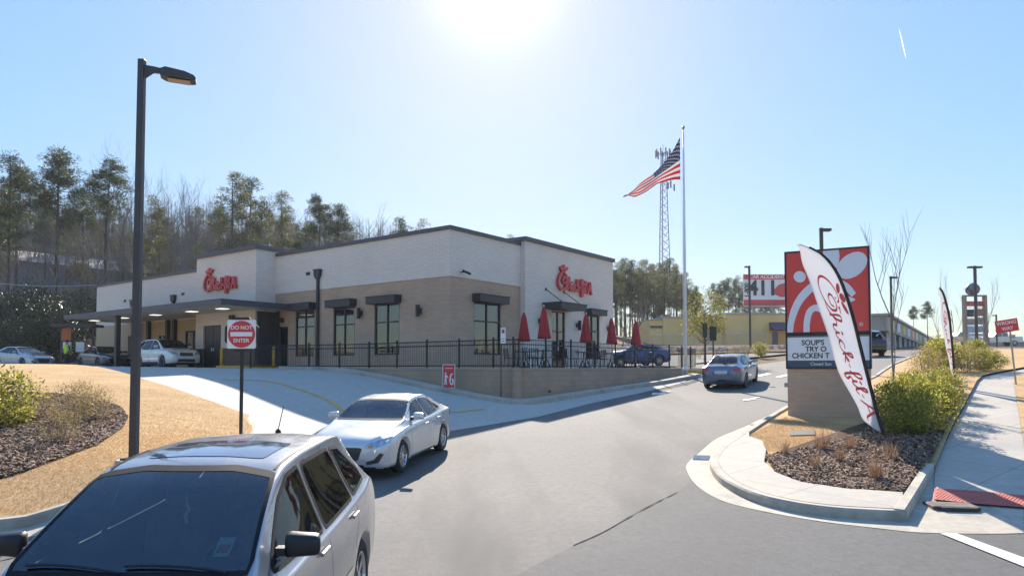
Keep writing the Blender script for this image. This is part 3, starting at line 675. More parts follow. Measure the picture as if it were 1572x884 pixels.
# ------------------------------------------------------------------ patio: retaining wall, slab, fence
UU, VV = Vector((-.799, .601)), Vector((.634, .774))
def wp(t):   # along the wall: t<0 to the left, t>0 to the right, rounded corner
    c = Vector(W0)
    return c + (UU * (-t) if t < 0 else VV * t)
CORN = [wp(-1.1), wp(-.6) + (VV)*.12, wp(-.25) + VV*.3, wp(.25) + UU*.3, wp(.6) + UU*.12, wp(1.1)]
wall_path = [tuple(wp(-8.9))] + [tuple(p) for p in CORN] + [tuple(wp(13.3))]
wall_path = densify([wall_path[0]] + crom([tuple(wp(-1.6))] + [tuple(p) for p in CORN] + [tuple(wp(1.6))], 4) + [wall_path[-1]], .8)
TOPZ = 2.52
def ribbon_wall(name, path, th, zb, zt, m, parent=None, over=0):
    mb = MB(); A = offset_path(path, -over); B = offset_path(path, th + over); n = len(path)
    for i in range(n):
        b0 = zb if not callable(zb) else zb(*path[i]); mb.v += [(A[i][0], A[i][1], b0), (A[i][0], A[i][1], zt), (B[i][0], B[i][1], zt), (B[i][0], B[i][1], b0)]
    for i in range(n - 1):
        for j in range(4): mb.f.append((4*i+j, 4*i+(j+1) % 4, 4*i+4+(j+1) % 4, 4*i+4+j)); mb.m.append(0)
    mb.f += [(0,3,2,1), tuple(4*(n-1)+j for j in range(4))]; mb.m += [0, 0]
    me_o = mb.build(name, m, parent, uv=False)
    me = me_o.data; uvl = me.uv_layers.new(name='UVMap'); cum = [0]
    for i in range(1, n): cum.append(cum[-1] + (Vector(path[i]) - Vector(path[i-1])).length)
    for l in me.loops: uvl.data[l.index].uv = (cum[l.vertex_index // 4], me.vertices[l.vertex_index].co.z)
    bm = bmesh.new(); bm.from_mesh(me); bmesh.ops.recalc_face_normals(bm, faces=bm.faces); bm.to_mesh(me); bm.free()
    return me_o
BLOCK = brick('retaining_block', (.43,.30,.205), (.38,.265,.18), (.33,.24,.17), w=.4, h=.2, var=.12, ms=.008)
rw = thing('retaining_wall', (W0[0], W0[1], H(*W0)), 'tan block retaining wall curving below the black patio fence', 'wall')
def under(o, root): o.parent = root; o.location = tuple(-v for v in root.location); return o
under(ribbon_wall('wall_face', wall_path, .3, lambda x, y: H(x, y) - .2, TOPZ - .06, BLOCK), rw)
under(ribbon_wall('wall_cap', wall_path, .3, TOPZ - .06, TOPZ, plain('cap_stone', (.40,.33,.26), .8, var=.1), over=.03), rw)
pt = wp(1.95); mb = MB(); mb.lathe([(.05, -.05), (.05, .005)], 10, (0, 0, 0), 'y')
mb = MB(); mb.tube([(pt.x, pt.y - .06, 1.62), (pt.x + .02, pt.y + .1, 1.62)], .055, 8); under(mb.build('weep_hole', M_black), rw)
LC = lambda x, y: (-2.68 + .602*x - .799*y, 30.2 + .799*x + .601*y)
inner = offset_path(wall_path, .28)
slab = [tuple(p) for p in inner] + [(10.5, 38.5), LC(20, 2), LC(20, 0), LC(13.9, -.28), LC(5, -.28), LC(0, .02), LC(0, 12.4), LC(-2.5, 12.0), LC(-2.6, 9.2)]
mb = MB(); mb.prism(slab, 1.2, 2.5); struct(mb.build('patio_slab', M_drive))
struct(drape('rear_lot_asphalt', [LC(14.2, 0), LC(21, -3), (11.2, 40), (11.9, 46), (17, 50), (26, 58), (10, 66), (-2, 62), LC(14.2, 24)], .03, M_asph_d))
# yellow kerb noses
for k, (px, py, dx) in enumerate([(1047, 571, 0), (1059, 574, 0)]):
    c = ground(px, py); sh = [(-.9, -.14), (.7, -.16), (.95, 0), (.7, .16), (-.9, .14)]; a = R(40 if k == 0 else 30)
    mb = MB(); mb.prism([(x*math.cos(a) - y*math.sin(a), x*math.sin(a) + y*math.cos(a)) for x, y in sh], -.1, .24)
    o = mb.build('kerb_nose', M_yel, None, bevel=.03); o.location = c
    tag(o, ['yellow painted kerb nose at the right end of the patio wall', 'yellow painted kerb nose nearest the blue-grey sedan'][k], 'kerb', 'yellow kerb noses')
mb = MB(); mb.box(-2.9, -.9, 11.0, 13.4, -.05, .14); o = mb.build('yellow_kerb', M_yel, None, bevel=.03); o.location = rest.location; o.rotation_euler = rest.rotation_euler
o.scale = (1, 1, 1); tag(o, 'long low yellow kerb pad by the side door under the canopy end', 'kerb')
# fence
M_fence = plain('black_fence_metal', (.022,.02,.024), .5, metal=.3, var=.2)
fn = thing('patio_fence', (W0[0], W0[1], TOPZ), 'long black metal picket fence along the top of the patio wall', 'fence')
fpath = densify([tuple(LC(-3.3, 9.75)), tuple(wp(-8.9) + VV * .15)] + [tuple(p) for p in offset_path(wall_path, .15)[1:-1]] + [tuple(wp(13.2) + UU * .15), (9.2, 37.2), (10.2, 39.0)], .02)
cum = [0.0]
for i in range(1, len(fpath)): cum.append(cum[-1] + math.dist(fpath[i], fpath[i-1]))
def fp(s):
    i = min(int(np.searchsorted(cum, s)), len(fpath) - 1); return fpath[i]
mb = MB(); seg = []; s = 0; ftot = cum[-1]
pick = MB(); k = 0
while s < ftot:
    x, y = fp(s); pick.tube([(x, y, TOPZ + .07), (x, y, TOPZ + 1.02)], .0095, 4, cap=False); s += .105
under(pick.build('pickets', M_fence, uv=False), fn)
rp = [fp(s) for s in np.arange(0, ftot, .35)]
for z, nm in ((TOPZ + 1.04, 'rail'), (TOPZ + .87, 'rail'), (TOPZ + .08, 'rail')):
    mb = MB(); mb.tube([(x, y, z) for x, y in rp], .022, 4); under(mb.build(nm, M_fence, uv=False), fn)
s = .05
while s < ftot:
    x, y = fp(s); mb = MB(); mb.box(x - .035, x + .035, y - .035, y + .035, TOPZ - .02, TOPZ + 1.12); mb.box(x - .045, x + .045, y - .045, y + .045, TOPZ + 1.12, TOPZ + 1.14)
    under(mb.build('post', M_fence), fn); s += 1.72
# ------------------------------------------------------------------ closed umbrellas, tables, chairs
M_umb = plain('red_canvas', (.42,.025,.03), .8, var=.2, scale=5, bump=.3, bscale=20)
def make_umbrella():
    u = thing('patio_umbrella', (0, 0, 2.52), '-', 'umbrella')
    m = MB(); n = 24; prof = [(.015, 2.52), (.05, 2.46), (.10, 2.3), (.15, 2.0), (.19, 1.65), (.23, 1.35), (.25, 1.22), (.20, 1.2)]
    for r, h in prof:
        for k in range(n):
            a = 2*math.pi*k/n; rr = r * (1 + .22 * math.cos(8*a + h * .6)); m.v.append((rr*math.cos(a), rr*math.sin(a), h))
    for i in range(len(prof) - 1):
        for k in range(n): m.f.append((i*n+k, (i+1)*n+k, (i+1)*n+(k+1) % n, i*n+(k+1) % n)); m.m.append(0)
    m.build('folded_canopy', M_umb, u, smooth=True, uv=False)
    MB().tube([(0, 0, .02), (0, 0, 2.6)], .02, 8).build('pole', M_white, u, uv=False)
    MB().lathe([(.26, 0), (.26, .05), (.05, .09), (.03, .3)], 16).build('base', M_black, u, uv=False)
    return u
def make_table():
    t = thing('patio_table', (0, 0, 2.52), '-', 'table')
    MB().lathe([(.03, .71), (.46, .715), (.47, .73), (.46, .745), (.03, .75)], 20).build('table_top', M_black, t, uv=False)
    for k in range(4):
        a = R(45 + 90*k); MB().tube([(.08*math.cos(a), .08*math.sin(a), .71), (.12*math.cos(a), .12*math.sin(a), .4), (.36*math.cos(a), .36*math.sin(a), 0)], .016, 5).build('leg', M_black, t, uv=False)
    return t
def make_chair():
    c = thing('patio_chair', (0, 0, 2.52), '-', 'chair')
    m = MB(); m.box(-.22, .22, -.22, .22, .43, .455); m.build('seat', M_black, c, bevel=.008)
    m = MB()
    for k in range(7): m.tube([(-.18 + .06*k, .21, .47), (-.18 + .06*k, .26, .83)], .008, 4, cap=False)
    m.tube([(-.22, .21, .44), (-.22, .27, .85), (.22, .27, .85), (.22, .21, .44)], .014, 5); m.build('backrest', M_black, c, uv=False)
    for sx in (-1, 1):
        for sy in (-1, 1): MB().tube([(.2*sx, .2*sy, .43), (.23*sx, .24*sy, 0)], .013, 5).build('leg', M_black, c, uv=False)
    return c
ums = [(805, 31.6, 1.0, 'closed red umbrella leftmost on the patio, left of the entrance door'), (836, 29.6, 1.03, 'largest closed red umbrella, standing before the entrance door'),
       (898, 32.6, 1.0, 'closed red umbrella in front of the right entrance window'), (940, 35.2, 1.0, 'closed red umbrella just right of the white tower corner'), (976, 37.2, 1.0, 'closed red umbrella rightmost on the patio, near the flagpole')]
u0, t0, c0 = make_umbrella(), make_table(), make_chair(); first = True; ci = 0
pos = ['leftmost', 'second', 'middle', 'fourth', 'rightmost']
for i, (px, Y, sc, lab) in enumerate(ums):
    x = (px - 786) / 1080 * Y; u = u0 if i == 0 else copy_tree(u0); u.location = (x, Y, 2.5); u.scale = (sc,)*3; u.rotation_euler = (0, R(random.uniform(-1.5, 1.5)), random.random()); tag(u, lab, 'umbrella', 'closed red patio umbrellas')
    t = t0 if i == 0 else copy_tree(t0); t.location = (x, Y, 2.51); tag(t, f'round black table under the {["leftmost closed", "largest closed", "middle closed", "fourth from left closed", "rightmost closed"][i]} red umbrella', 'table', 'patio tables')
    for k in range(4):
        a = R(20 + 90*k + random.uniform(-12, 12)); c = c0 if ci == 0 else copy_tree(c0); ci += 1
        c.location = (x + .68*math.cos(a), Y + .68*math.sin(a), 2.505); c.rotation_euler = (0, 0, a - R(90))
        tag(c, f'black metal chair around the table of the {["leftmost", "largest", "middle", "fourth", "rightmost"][i]} red umbrella', 'chair', f'chairs at the {["leftmost", "largest", "middle", "fourth", "rightmost"][i]} umbrella table')
# bollards by the drive-through
def bollard(px, Y, z0, h, lab):
    x = (px - 786) / 1080 * Y; o = MB().lathe([(.075, -.05), (.075, h - .06), (.06, h - .02), (.02, h)], 14).build('bollard', M_yel, None, smooth=True); o.location = (x, Y, z0); tag(o, lab, 'bollard', 'yellow bollards at the drive-through')
bollard(340, 36.5, 2.47, 1.1, 'yellow bollard beside the dark double service door'); bollard(420, 35.3, 2.45, 1.15, 'yellow bollard on the yellow kerb by the side door')
# ------------------------------------------------------------------ signs, poles, flags
M_pole = plain('bronze_pole', (.075,.062,.058), .5, metal=.3, var=.12, scale=3)
M_fl = plain('flag_white_cloth', (.80,.80,.80), .8, var=.03)
M_galv = plain('galvanised_steel', (.35,.36,.36), .5, metal=.5)
# near light pole, left lawn
b = ground(205, 712, off=.1); lp = thing('light_pole', b, 'tall dark bronze light pole in the tan lawn at left', 'light pole')
zt = at(220, 92, b.y).z - b.z; ztop = zt
MB().lathe([(.28, -.3), (.28, .06), (.26, .08)], 20).build('concrete_base', M_kerb, lp, smooth=False)
MB().box(-.15, .15, -.15, .15, .08, .115).build('base_plate', M_pole, lp, bevel=.006)
m = MB(); r0, r1 = .06, .052
m.add([(-r0,-r0,.11),(r0,-r0,.11),(r0,r0,.11),(-r0,r0,.11),(-r1,-r1,zt),(r1,-r1,zt),(r1,r1,zt),(-r1,r1,zt)], [(3,2,1,0),(4,5,6,7),(0,1,5,4),(1,2,6,5),(2,3,7,6),(3,0,4,7)]); m.build('pole', M_pole, lp, bevel=.008)
arm_a = R(62)
hd = Vector((.93, .36, 0)).normalized()
def along(d, w, z): d *= .80; w *= .85; return (hd.x*d - hd.y*w, hd.y*d + hd.x*w, z)
m = MB(); vs = []
for d, z0, z1, w in ((.05, zt-.32, zt-.10, .05), (.22, zt-.20, zt-.10, .045), (.42, zt-.19, zt-.12, .04)): vs += [along(d, -w, z0), along(d, w, z0), along(d, w, z1), along(d, -w, z1)]
m.add(vs, [(0,1,2,3)] + [(4*i+j, 4*i+4+j, 4*i+4+(j+1) % 4, 4*i+(j+1) % 4) for i in range(2) for j in range(4)] + [(11,10,9,8)]); m.build('arm', M_pole, lp)
m = MB(); vs = []
for d, z0, z1, w in ((.36, zt-.25, zt-.13, .10), (.46, zt-.27, zt-.11, .16), (.85, zt-.28, zt-.15, .17), (1.02, zt-.28, zt-.19, .14), (1.06, zt-.27, zt-.22, .10)): vs += [along(d, -w, z0), along(d, w, z0), along(d, w, z1), along(d, -w, z1)]
m.add(vs, [(0,1,2,3)] + [(4*i+j, 4*i+4+j, 4*i+4+(j+1) % 4, 4*i+(j+1) % 4) for i in range(4) for j in range(4)] + [(19,18,17,16)]); hdm = m.build('lamp_head', M_pole, lp)
m = MB(); vs = [along(.5, -.11, zt-.285), along(.95, -.11, zt-.292), along(.95, .11, zt-.292), along(.5, .11, zt-.285)]; m.add(vs + [(v[0], v[1], v[2] - .012) for v in vs], [(0,1,2,3),(7,6,5,4),(0,4,5,1),(1,5,6,2),(2,6,7,3),(3,7,4,0)]); m.build('lens', plain('amber_lens', (.55,.38,.22), .4), hdm)
# do-not-enter sign
b = ground(369, 669, off=.1); dn = thing('do_not_enter_sign', b, 'round red do not enter sign on a dark post', 'traffic sign'); D = b.y
sz = 44 / 1080 * D / 2; zc = at(371, 513, D).z - b.z
MB().box(-.032, .032, .0, .05, -.3, zc + .1).build('post', M_black, dn)
m = MB(); m.prism([(sz*1.04*math.cos(R(22.5+45*k))*1.24, zc + sz*1.04*math.sin(R(22.5+45*k))*1.24) for k in range(8)], -.012, -.004, f=lambda x, y, z: (x, z, y)); m.build('backing_plate', M_black, dn)
m = MB(); c_ = .08; m.prism([(-sz+c_*.3, zc-sz), (sz-c_*.3, zc-sz), (sz, zc-sz+c_*.3), (sz, zc+sz-c_*.3), (sz-c_*.3, zc+sz), (-sz+c_*.3, zc+sz), (-sz, zc+sz-c_*.3), (-sz, zc-sz+c_*.3)], -.024, -.0145, f=lambda x, y, z: (x, z, y)); plate = m.build('sign_plate', M_fl, dn)
m = MB(); m.prism(ellipse(0, zc, sz*.94, sz*.94, 0, 40), -.030, -.0265, f=lambda x, y, z: (x, z, y)); m.build('red_disc', M_red, plate)
m = MB(); m.box(-sz*.76, sz*.76, -.036, -.032, zc - sz*.15, zc + sz*.15); m.build('white_bar', M_fl, plate)
FR = lambda x, y, z: Matrix.Translation((x, y, z)) @ Matrix.Rotation(R(90), 4, 'X')
text_obj('DO NOT', sz*.37, 'lettering', M_fl, plate, FR(0, -.033, zc + sz*.45), .003, .002); text_obj('ENTER', sz*.37, 'lettering', M_fl, plate, FR(0, -.033, zc - sz*.45), .003, .002)
# red wall sign with two white figures
b = ground(689, 600); ws = thing('red_pickup_sign', b, 'small red upright sign with white figures by the patio wall', 'sign'); s_ = b.y / 1080
zb, zt2 = at(689, 595.5, b.y).z - b.z, at(689, 559, b.y).z - b.z; hw = 9.6 * s_
MB().box(-.05, .05, .0, .04, -.2, zb + .3).build('stake', M_black, ws)
MB().box(-hw, hw, -.03, -.002, zb, zt2).build('panel', M_fl, ws); pn = MB().box(-hw+.022, hw-.022, -.034, -.031, zb+.022, zt2-.022).build('red_face', M_red, ws)
m = MB(); u = hw / 10; zz = lambda v: zb + (zt2 - zb) * v; F = lambda x, y, z: (x, z, y)
m.prism(ellipse(-5*u, zz(.62), 1.3*u, 1.5*u), -.040, -.036, f=F); m.prism([(-6.6*u, zz(.56)), (-3.6*u, zz(.56)), (-1.0*u, zz(.46)), (-1.6*u, zz(.42)), (-3.6*u, zz(.48)), (-3.4*u, zz(.34)), (-3.0*u, zz(.14)), (-4.4*u, zz(.14)), (-5.0*u, zz(.32)), (-6*u, zz(.14)), (-7.4*u, zz(.14)), (-6.2*u, zz(.36))], -.040, -.036, f=F)
a_, b_ = stroke_poly([(6.6*u, zz(.60)), (3.6*u, zz(.56)), (2.0*u, zz(.36)), (3.2*u, zz(.18)), (6.2*u, zz(.18)), (6.8*u, zz(.34)), (4.2*u, zz(.38))], 2.1*u); m.prism(a_ + b_[::-1], -.040, -.036, f=F)
m.box(-6*u, 6*u, -.040, -.036, zz(.82), zz(.845)); m.build('white_pictogram', M_fl, pn)
# thin no-parking sign in front of the wall
b = ground(769, 612); np_ = thing('narrow_post_sign', b, 'narrow white sign on a thin dark post before the patio wall', 'sign'); z1 = at(769, 503, b.y).z - b.z; z0 = at(769, 527, b.y).z - b.z
MB().tube([(0, 0, -.3), (0, 0, z1 + .06)], .02, 6).build('post', M_black, np_)
sp_ = MB().box(-.01, .17, -.035, -.022, z0, z1).build('sign_plate', M_fl, np_)
for za, zb_ in ((z1 - .2, z1 - .06), (z0 + .06, z0 + .09), (z0 + .15, z0 + .17)): MB().box(.03, .13, -.039, -.036, za, zb_).build('red_mark', M_red, sp_)

# monument sign
bl, br_ = at(1208, 640, 19.3), at(1340, 645, 18.3)
mx_ = Vector((bl.x, 19.3, 0)); mr_ = Vector((br_.x, 18.3, 0)); wdt = (mr_ - mx_).length; ang = math.atan2(mr_.y - mx_.y, mr_.x - mx_.x)
zbm = H(8.3, 18.8) + .08
ms = thing('monument_sign', (mx_.x, mx_.y, zbm), 'large red monument sign with white crest over a message board on brick', 'sign', rz=ang)
zTop = at(1208, 387, 19.3).z - zbm; zF0 = at(1208, 512, 19.3).z - zbm; zM1 = at(1208, 517, 19.3).z - zbm; zM0 = at(1208, 566, 19.3).z - zbm
th = .45
MB().box(.03, wdt - .03, .0, th - .02, -.3, zM0).build('brick_base', TANB, ms)
m = MB(); fr = .045
m.box(0, wdt, .02, th, zM0, zTop); m.build('cabinet', plain('cabinet_side', (.20,.22,.21), .45, metal=.3), ms)
def framed(z0, z1):
    m.box(0, wdt, -.03, .018, z0, z0 + fr); m.box(0, wdt, -.03, .018, z1 - fr, z1); m.box(0, fr, -.03, .018, z0 + fr, z1 - fr); m.box(wdt - fr, wdt, -.03, .018, z0 + fr, z1 - fr)
m = MB(); framed(zF0 - .02, zTop); framed(zM0, zF0 - .022); m.build('frame', M_black, ms)
fx0, fx1, fz0, fz1 = fr, wdt - fr, zF0 + .02, zTop - fr
M_sred = plain('sign_face_red', (.70,.045,.035), .3, var=.04); M_swht = plain('sign_face_white', (.74,.74,.78), .35, var=.03)
MB().box(fx0, fx1, -.012, .018, fz0 + .005, fz1).build('red_face', M_sred, ms)
def clip(poly):
    for ax, val, keep in ((0, fx0, 1), (0, fx1, -1), (1, fz0 + .005, 1), (1, fz1, -1)):
        out = []; n = len(poly)
        for i in range(n):
            a, b = poly[i], poly[(i+1) % n]; ia = (a[ax] - val) * keep >= 0; ib = (b[ax] - val) * keep >= 0
            if ia: out.append(a)
            if ia != ib:
                t = (val - a[ax]) / (b[ax] - a[ax]); out.append((a[0] + (b[0]-a[0])*t, a[1] + (b[1]-a[1])*t))
        poly = out
        if not poly: return poly
    return poly
def zc_(x, y): return (fx0 + (x - 78) / 330 * (fx1 - fx0), fz1 - (y - 117) / 326 * (fz1 - fz0))   # sign artwork grid
kx = (fx1 - fx0) / 330
m = MB()
shapes = [ellipse(134, 216, 26, 23, R(20)), ellipse(264, 142, 34, 62, R(0)), ellipse(346, 183, 66, 46, R(-33)),
          crom([(290,296),(300,296),(325,302),(357,318),(335,328),(300,336)], 4)]
a_, b_ = stroke_poly([(88,470),(95,400),(118,335),(155,285),(205,250),(262,240),(318,262),(352,300)], 22, 34, 10)
shapes.append(a_ + b_[::-1])
a_, b_ = stroke_poly([(160,470),(160,410),(172,362),(196,345),(222,352)], 26, 26, 8)
shapes.append(a_ + b_[::-1])
for sh in shapes:
    q = clip([zc_(*p) for p in sh])
    if len(q) > 2: m.prism(q, -.020, -.0135, f=lambda x, y, z: (x, z, y))
m.build('white_crest', M_swht, ms)
text_obj('®', .13, 'registered_mark', M_swht, ms, FR(*[(lambda q: (q[0], -.018, q[1]))(zc_(378, 417))][0]), .003)
mf = MB().box(fr, wdt - fr, -.012, .018, zM0 + (zM1 - zM0)*.26, zM1 - fr + .02).build('message_board', M_fl, ms)
MB().box(fr, wdt - fr, -.014, .018, zM0 + fr, zM0 + (zM1 - zM0)*.25).build('blue_strip', plain('blue_strip', (.04,.07,.12), .4), ms)
hM = zM1 - zM0
for i, (tx, cx_) in enumerate((("SOUP'S", .30), ('TRY O', .335), ('CHICKEN T', .27))):
    text_obj(tx, .185*hM/.87*1.05, 'letter_row', M_black, mf, FR(wdt*cx_ + .06, -.016, zM0 + hM*(.80 - .2*i)), .003, .004, sx=.92)
text_obj('Closed Sun', .12, 'strip_lettering', M_fl, ms, FR(wdt*.42, -.017, zM0 + hM*.15), .002, sx=.95)
o = MB().box(-.07, .03, .12, .2, .78, .9).build('conduit_box', M_galv, ms)

# feather flags
def feather(name, base_px, pts, Y, lab, letters=True, lean=0, tip_dy=0):
    """pts: (py, left edge px, right edge/pole px) down the sail, at distance Y; sail depth waves a little"""
    b = Vector(((base_px[0] - 786) / 1080 * Y, Y, 0)); b.z = H(b.x, b.y) + .1
    f = thing(name, b, lab, 'feather flag')
    rows = []
    for py, lx, rx in pts: rows.append(((lx - 786)/1080*Y - b.x, (rx - 786)/1080*Y - b.x, at(base_px[0], py, Y).z - b.z))
    zs = [r[2] for r in rows][::-1]; le = [r[0] for r in rows][::-1]; re = [r[1] for r in rows][::-1]
    zq = np.linspace(zs[0], zs[-1], 70); L_ = pchip(zs, le, zq); R_ = pchip(zs, re, zq); nx = 12; m = MB()
    amp = abs(R_ - L_).max() * .10
    def surf(fu, fv, off=0):
        i = min(fv, .99999) * 69; k = int(i); t = i - k
        l = L_[k]*(1-t) + L_[k+1]*t; r = R_[k]*(1-t) + R_[k+1]*t; z = zq[k]*(1-t) + zq[k+1]*t
        y = amp * (math.sin(fv*9 + fu*2.2) * (1 - fu) + .5*math.sin(fv*23 + fu*4) * (1 - fu) * .5)
        return (l + (r - l) * fu, y - off + .012, z)
    for j in range(70):
        for i in range(nx + 1):
            m.v.append(surf(i / nx, j / 69))
    for j in range(69):
        for i in range(nx): m.f.append((j*(nx+1)+i, j*(nx+1)+i+1, (j+1)*(nx+1)+i+1, (j+1)*(nx+1)+i)); m.m.append(0)
    sail = m.build('sail', M_flag_cloth, f, smooth=True)
    sm = sail.modifiers.new('cloth_thickness', 'SOLIDIFY'); sm.thickness = .004
    pole = [(R_[j] + .012, .012, zq[j]) for j in range(0, 70, 3)] + [(R_[-1] - .005, .012, zq[-1] + .01)]
    # round the tip over to the left edge
    m = MB(); m.tube([((base_px[0]-786)/1080*Y - b.x, 0, -.25)] + pole, .017 if Y < 20 else .018, 6, r2=.009 if Y < 20 else .02); m.build('pole', M_black, f, uv=False)
    m = MB(); ho = MB()
    m2 = MB(); pp = [(R_[j] - .03, .005, zq[j]) for j in range(0, 70, 2)]; m2.tube(pp, .026 if Y < 20 else .022, 6); m2.build('pole_sleeve', M_black, f, uv=False)
    wid = R_ - L_
    m = MB()
    def fm(x, y, dp):
        v = 1 - (.15 + x * .113); 
        k = int(max(0, min(68, v * 69))); w = wid[k]
        # text runs down; letter tops face the pole
        wc = letters_h
        uu = lu(v) + y * wc / max(w, .05)
        return surf(min(max(uu, .03), .93), max(v, .005), .006 + dp)
    letters_h = wid.max() * .185; lu = lambda v: .20 + .12*(1-v)
    wordmark(m, fm, th=.002, w=.10 if Y < 20 else .11)
    m.build('script_lettering', M_flag_red, f, uv=False)
    return f
M_flag_cloth, _N2, _L2, _b2 = new_mat('flag_cloth')
_b2.inputs['Base Color'].default_value = (.82, .82, .84, 1); _b2.inputs['Roughness'].default_value = .85
_t = _N2.new('ShaderNodeBsdfTranslucent'); _t.inputs[0].default_value = (.82, .82, .84, 1); _m = _N2.new('ShaderNodeMixShader'); _m.inputs[0].default_value = .42
_L2.new(_b2.outputs[0], _m.inputs[1]); _L2.new(_t.outputs[0], _m.inputs[2]); _L2.new(_m.outputs[0], _N2['Material Output'].inputs[0])
M_flag_red, _N2, _L2, _b2 = new_mat('flag_print_red'); _b2.inputs['Base Color'].default_value = (.88, .19, .19, 1)
_t = _N2.new('ShaderNodeBsdfTranslucent'); _t.inputs[0].default_value = (.85, .14, .15, 1); _m = _N2.new('ShaderNodeMixShader'); _m.inputs[0].default_value = .45
_L2.new(_b2.outputs[0], _m.inputs[1]); _L2.new(_t.outputs[0], _m.inputs[2]); _L2.new(_m.outputs[0], _N2['Material Output'].inputs[0])
feather('feather_flag', (1359, 690), [(375,1226,1230),(381,1231,1252),(400,1236,1276),(425,1245,1292),(455,1253,1303),(490,1263,1313),(530,1274,1322),(570,1288,1331),(600,1304,1338),(625,1318,1344),(645,1326,1349),(655,1338,1352),(664,1350,1355)], 14.9,
        'large white feather flag with red script leaning before the monument sign')
feather('feather_flag', (1467, 592), [(441,1443,1445),(448,1446,1450),(465,1447,1455),(490,1446,1460),(520,1450,1462),(550,1457,1464),(572,1461,1465),(580,1464,1466)], 24.0,
        'small distant white feather flag standing beside the shrubs on the right')

# wrong way sign
b = ground(1562, 590, off=.06); ww = thing('wrong_way_sign', b, 'tilted red wrong way sign on a leaning post beside the sidewalk', 'traffic sign'); D = b.y; s_ = D / 1080
zc = at(1548, 500, D).z - b.z; xc = (1548 - 1562) * s_
m = MB(); m.tube([(0, .03, -.3), ((1553 - 1562) * s_, .03, zc + .1)], .028, 5); m.build('post', M_galv, ww)
Mr = Matrix.Translation((xc, 0, zc)) @ Matrix.Rotation(R(9), 4, 'Y').inverted()
m = MB(); hw, hh = 17.5*s_, 9.6*s_; m.box(-hw, hw, -.012, .0, -hh, hh); [m.v.__setitem__(i, tuple(Mr @ Vector(v))) for i, v in enumerate(m.v)]; pl = m.build('sign_plate', M_red, ww)
for tx, dz in (('WRONG', .46), ('WAY', -.44)): text_obj(tx, hh*.8, 'lettering', M_fl, pl, Mr @ FR(0, -.014, dz*hh), .003, .002)
b2 = at(1556, 509, D); m = MB(); Mr2 = Matrix.Translation((b2.x - b.x, .06, b2.z - b.z - .04)); m.box((1553-1562)*s_, (1562-1562)*s_, .035, .05, zc - .42, zc - .30); m.build('small_plate', M_galv, ww)

# flagpole and flag
fb = Vector((8.83 + .05, 36.0, 2.45)); fpz = at(1051, 197, 36.0).z - fb.z
flp = thing('flagpole', fb, 'tall white flagpole with a gold ball at the end of the patio fence', 'flagpole')
MB().tube([(0, 0, -.3), (0, 0, fpz * .5), (-.0, 0, fpz - .1)], [.085, .07, .04], 12).build('shaft', M_white, flp, smooth=True)
MB().lathe([(.17, -.02), (.17, .05), (.1, .12), (.09, .16)], 14).build('collar', M_white, flp)
MB().lathe([(.01, fpz + .12), (.06, fpz + .10), (.09, fpz + .03), (.06, fpz - .04), (.03, fpz - .06), (.03, fpz - .14)], 12).build('gold_ball', plain('gold_paint', (.35,.27,.12), .3, metal=.7), flp, smooth=True)
MB().tube([(-.09, 0, fpz - .2), (-.10, .02, 1.2)], .008, 4).build('halyard', M_white, flp, uv=False)
m, N, L, b_ = new_mat('national_flag_cloth'); b_.inputs['Roughness'].default_value = .85
uvn = N.new('ShaderNodeUVMap'); sx_ = N.new('ShaderNodeSeparateXYZ'); L.new(uvn.outputs[0], sx_.inputs[0])
def mth(op, a, b=None, c=None):
    n = N.new('ShaderNodeMath'); n.operation = op
    for i, v in enumerate((a, b, c)):
        if v is None: continue
        if isinstance(v, (int, float)): n.inputs[i].default_value = v
        else: L.new(v, n.inputs[i])
    return n.outputs[0]
V_ = mth('MULTIPLY', sx_.outputs[1], 13); red = mth('LESS_THAN', mth('MODULO', V_, 2), 1)
can = mth('MULTIPLY', mth('LESS_THAN', sx_.outputs[0], .4), mth('GREATER_THAN', sx_.outputs[1], 6/13))
def mixc(f, a, bcol):
    x = N.new('ShaderNodeMix'); x.data_type = 'RGBA'; L.new(f, x.inputs[0])
    for i, v in ((6, a), (7, bcol)):
        if isinstance(v, tuple): x.inputs[i].default_value = rgba(v)
        else: L.new(v, x.inputs[i])
    return x.outputs[2]
# star grid: rows of dots on the canton
gu = mth('MULTIPLY', sx_.outputs[0], 6/.4); gv = mth('MULTIPLY', mth('SUBTRACT', sx_.outputs[1], 6/13), 5/(7/13))
def dots(ou, ov):
    du = mth('SUBTRACT', mth('FRACT', mth('ADD', gu, ou)), .5); dv = mth('SUBTRACT', mth('FRACT', mth('ADD', gv, ov)), .5)
    r = mth('SQRT', mth('ADD', mth('MULTIPLY', du, du), mth('MULTIPLY', dv, dv)))
    an = mth('ARCTAN2', du, dv); return mth('LESS_THAN', r, mth('MULTIPLY_ADD', mth('COSINE', mth('MULTIPLY', an, 5)), .08, .17))
st = mth('MAXIMUM', dots(0, 0), dots(.5, .5))
col = mixc(can, mixc(red, (.78,.78,.78), (.62,.05,.06)), mixc(st, (.025,.03,.12), (.75,.75,.75)))
L.new(col, b_.inputs['Base Color']); tr = N.new('ShaderNodeBsdfTranslucent'); L.new(col, tr.inputs[0]); mx2 = N.new('ShaderNodeMixShader'); mx2.inputs[0].default_value = .45
L.new(b_.outputs[0], mx2.inputs[1]); L.new(tr.outputs[0], mx2.inputs[2]); L.new(mx2.outputs[0], N['Material Output'].inputs[0]); M_usf = m
P36 = lambda px, py: ((px - 1051) / 1080 * 36, at(1051, py, 36.0).z - fb.z)
top = [P36(*p) for p in crom([(1047,211),(1036,231),(1024,247),(1010,262),(995,272),(984,281),(975,290),(968,295),(961,297)], 5)]
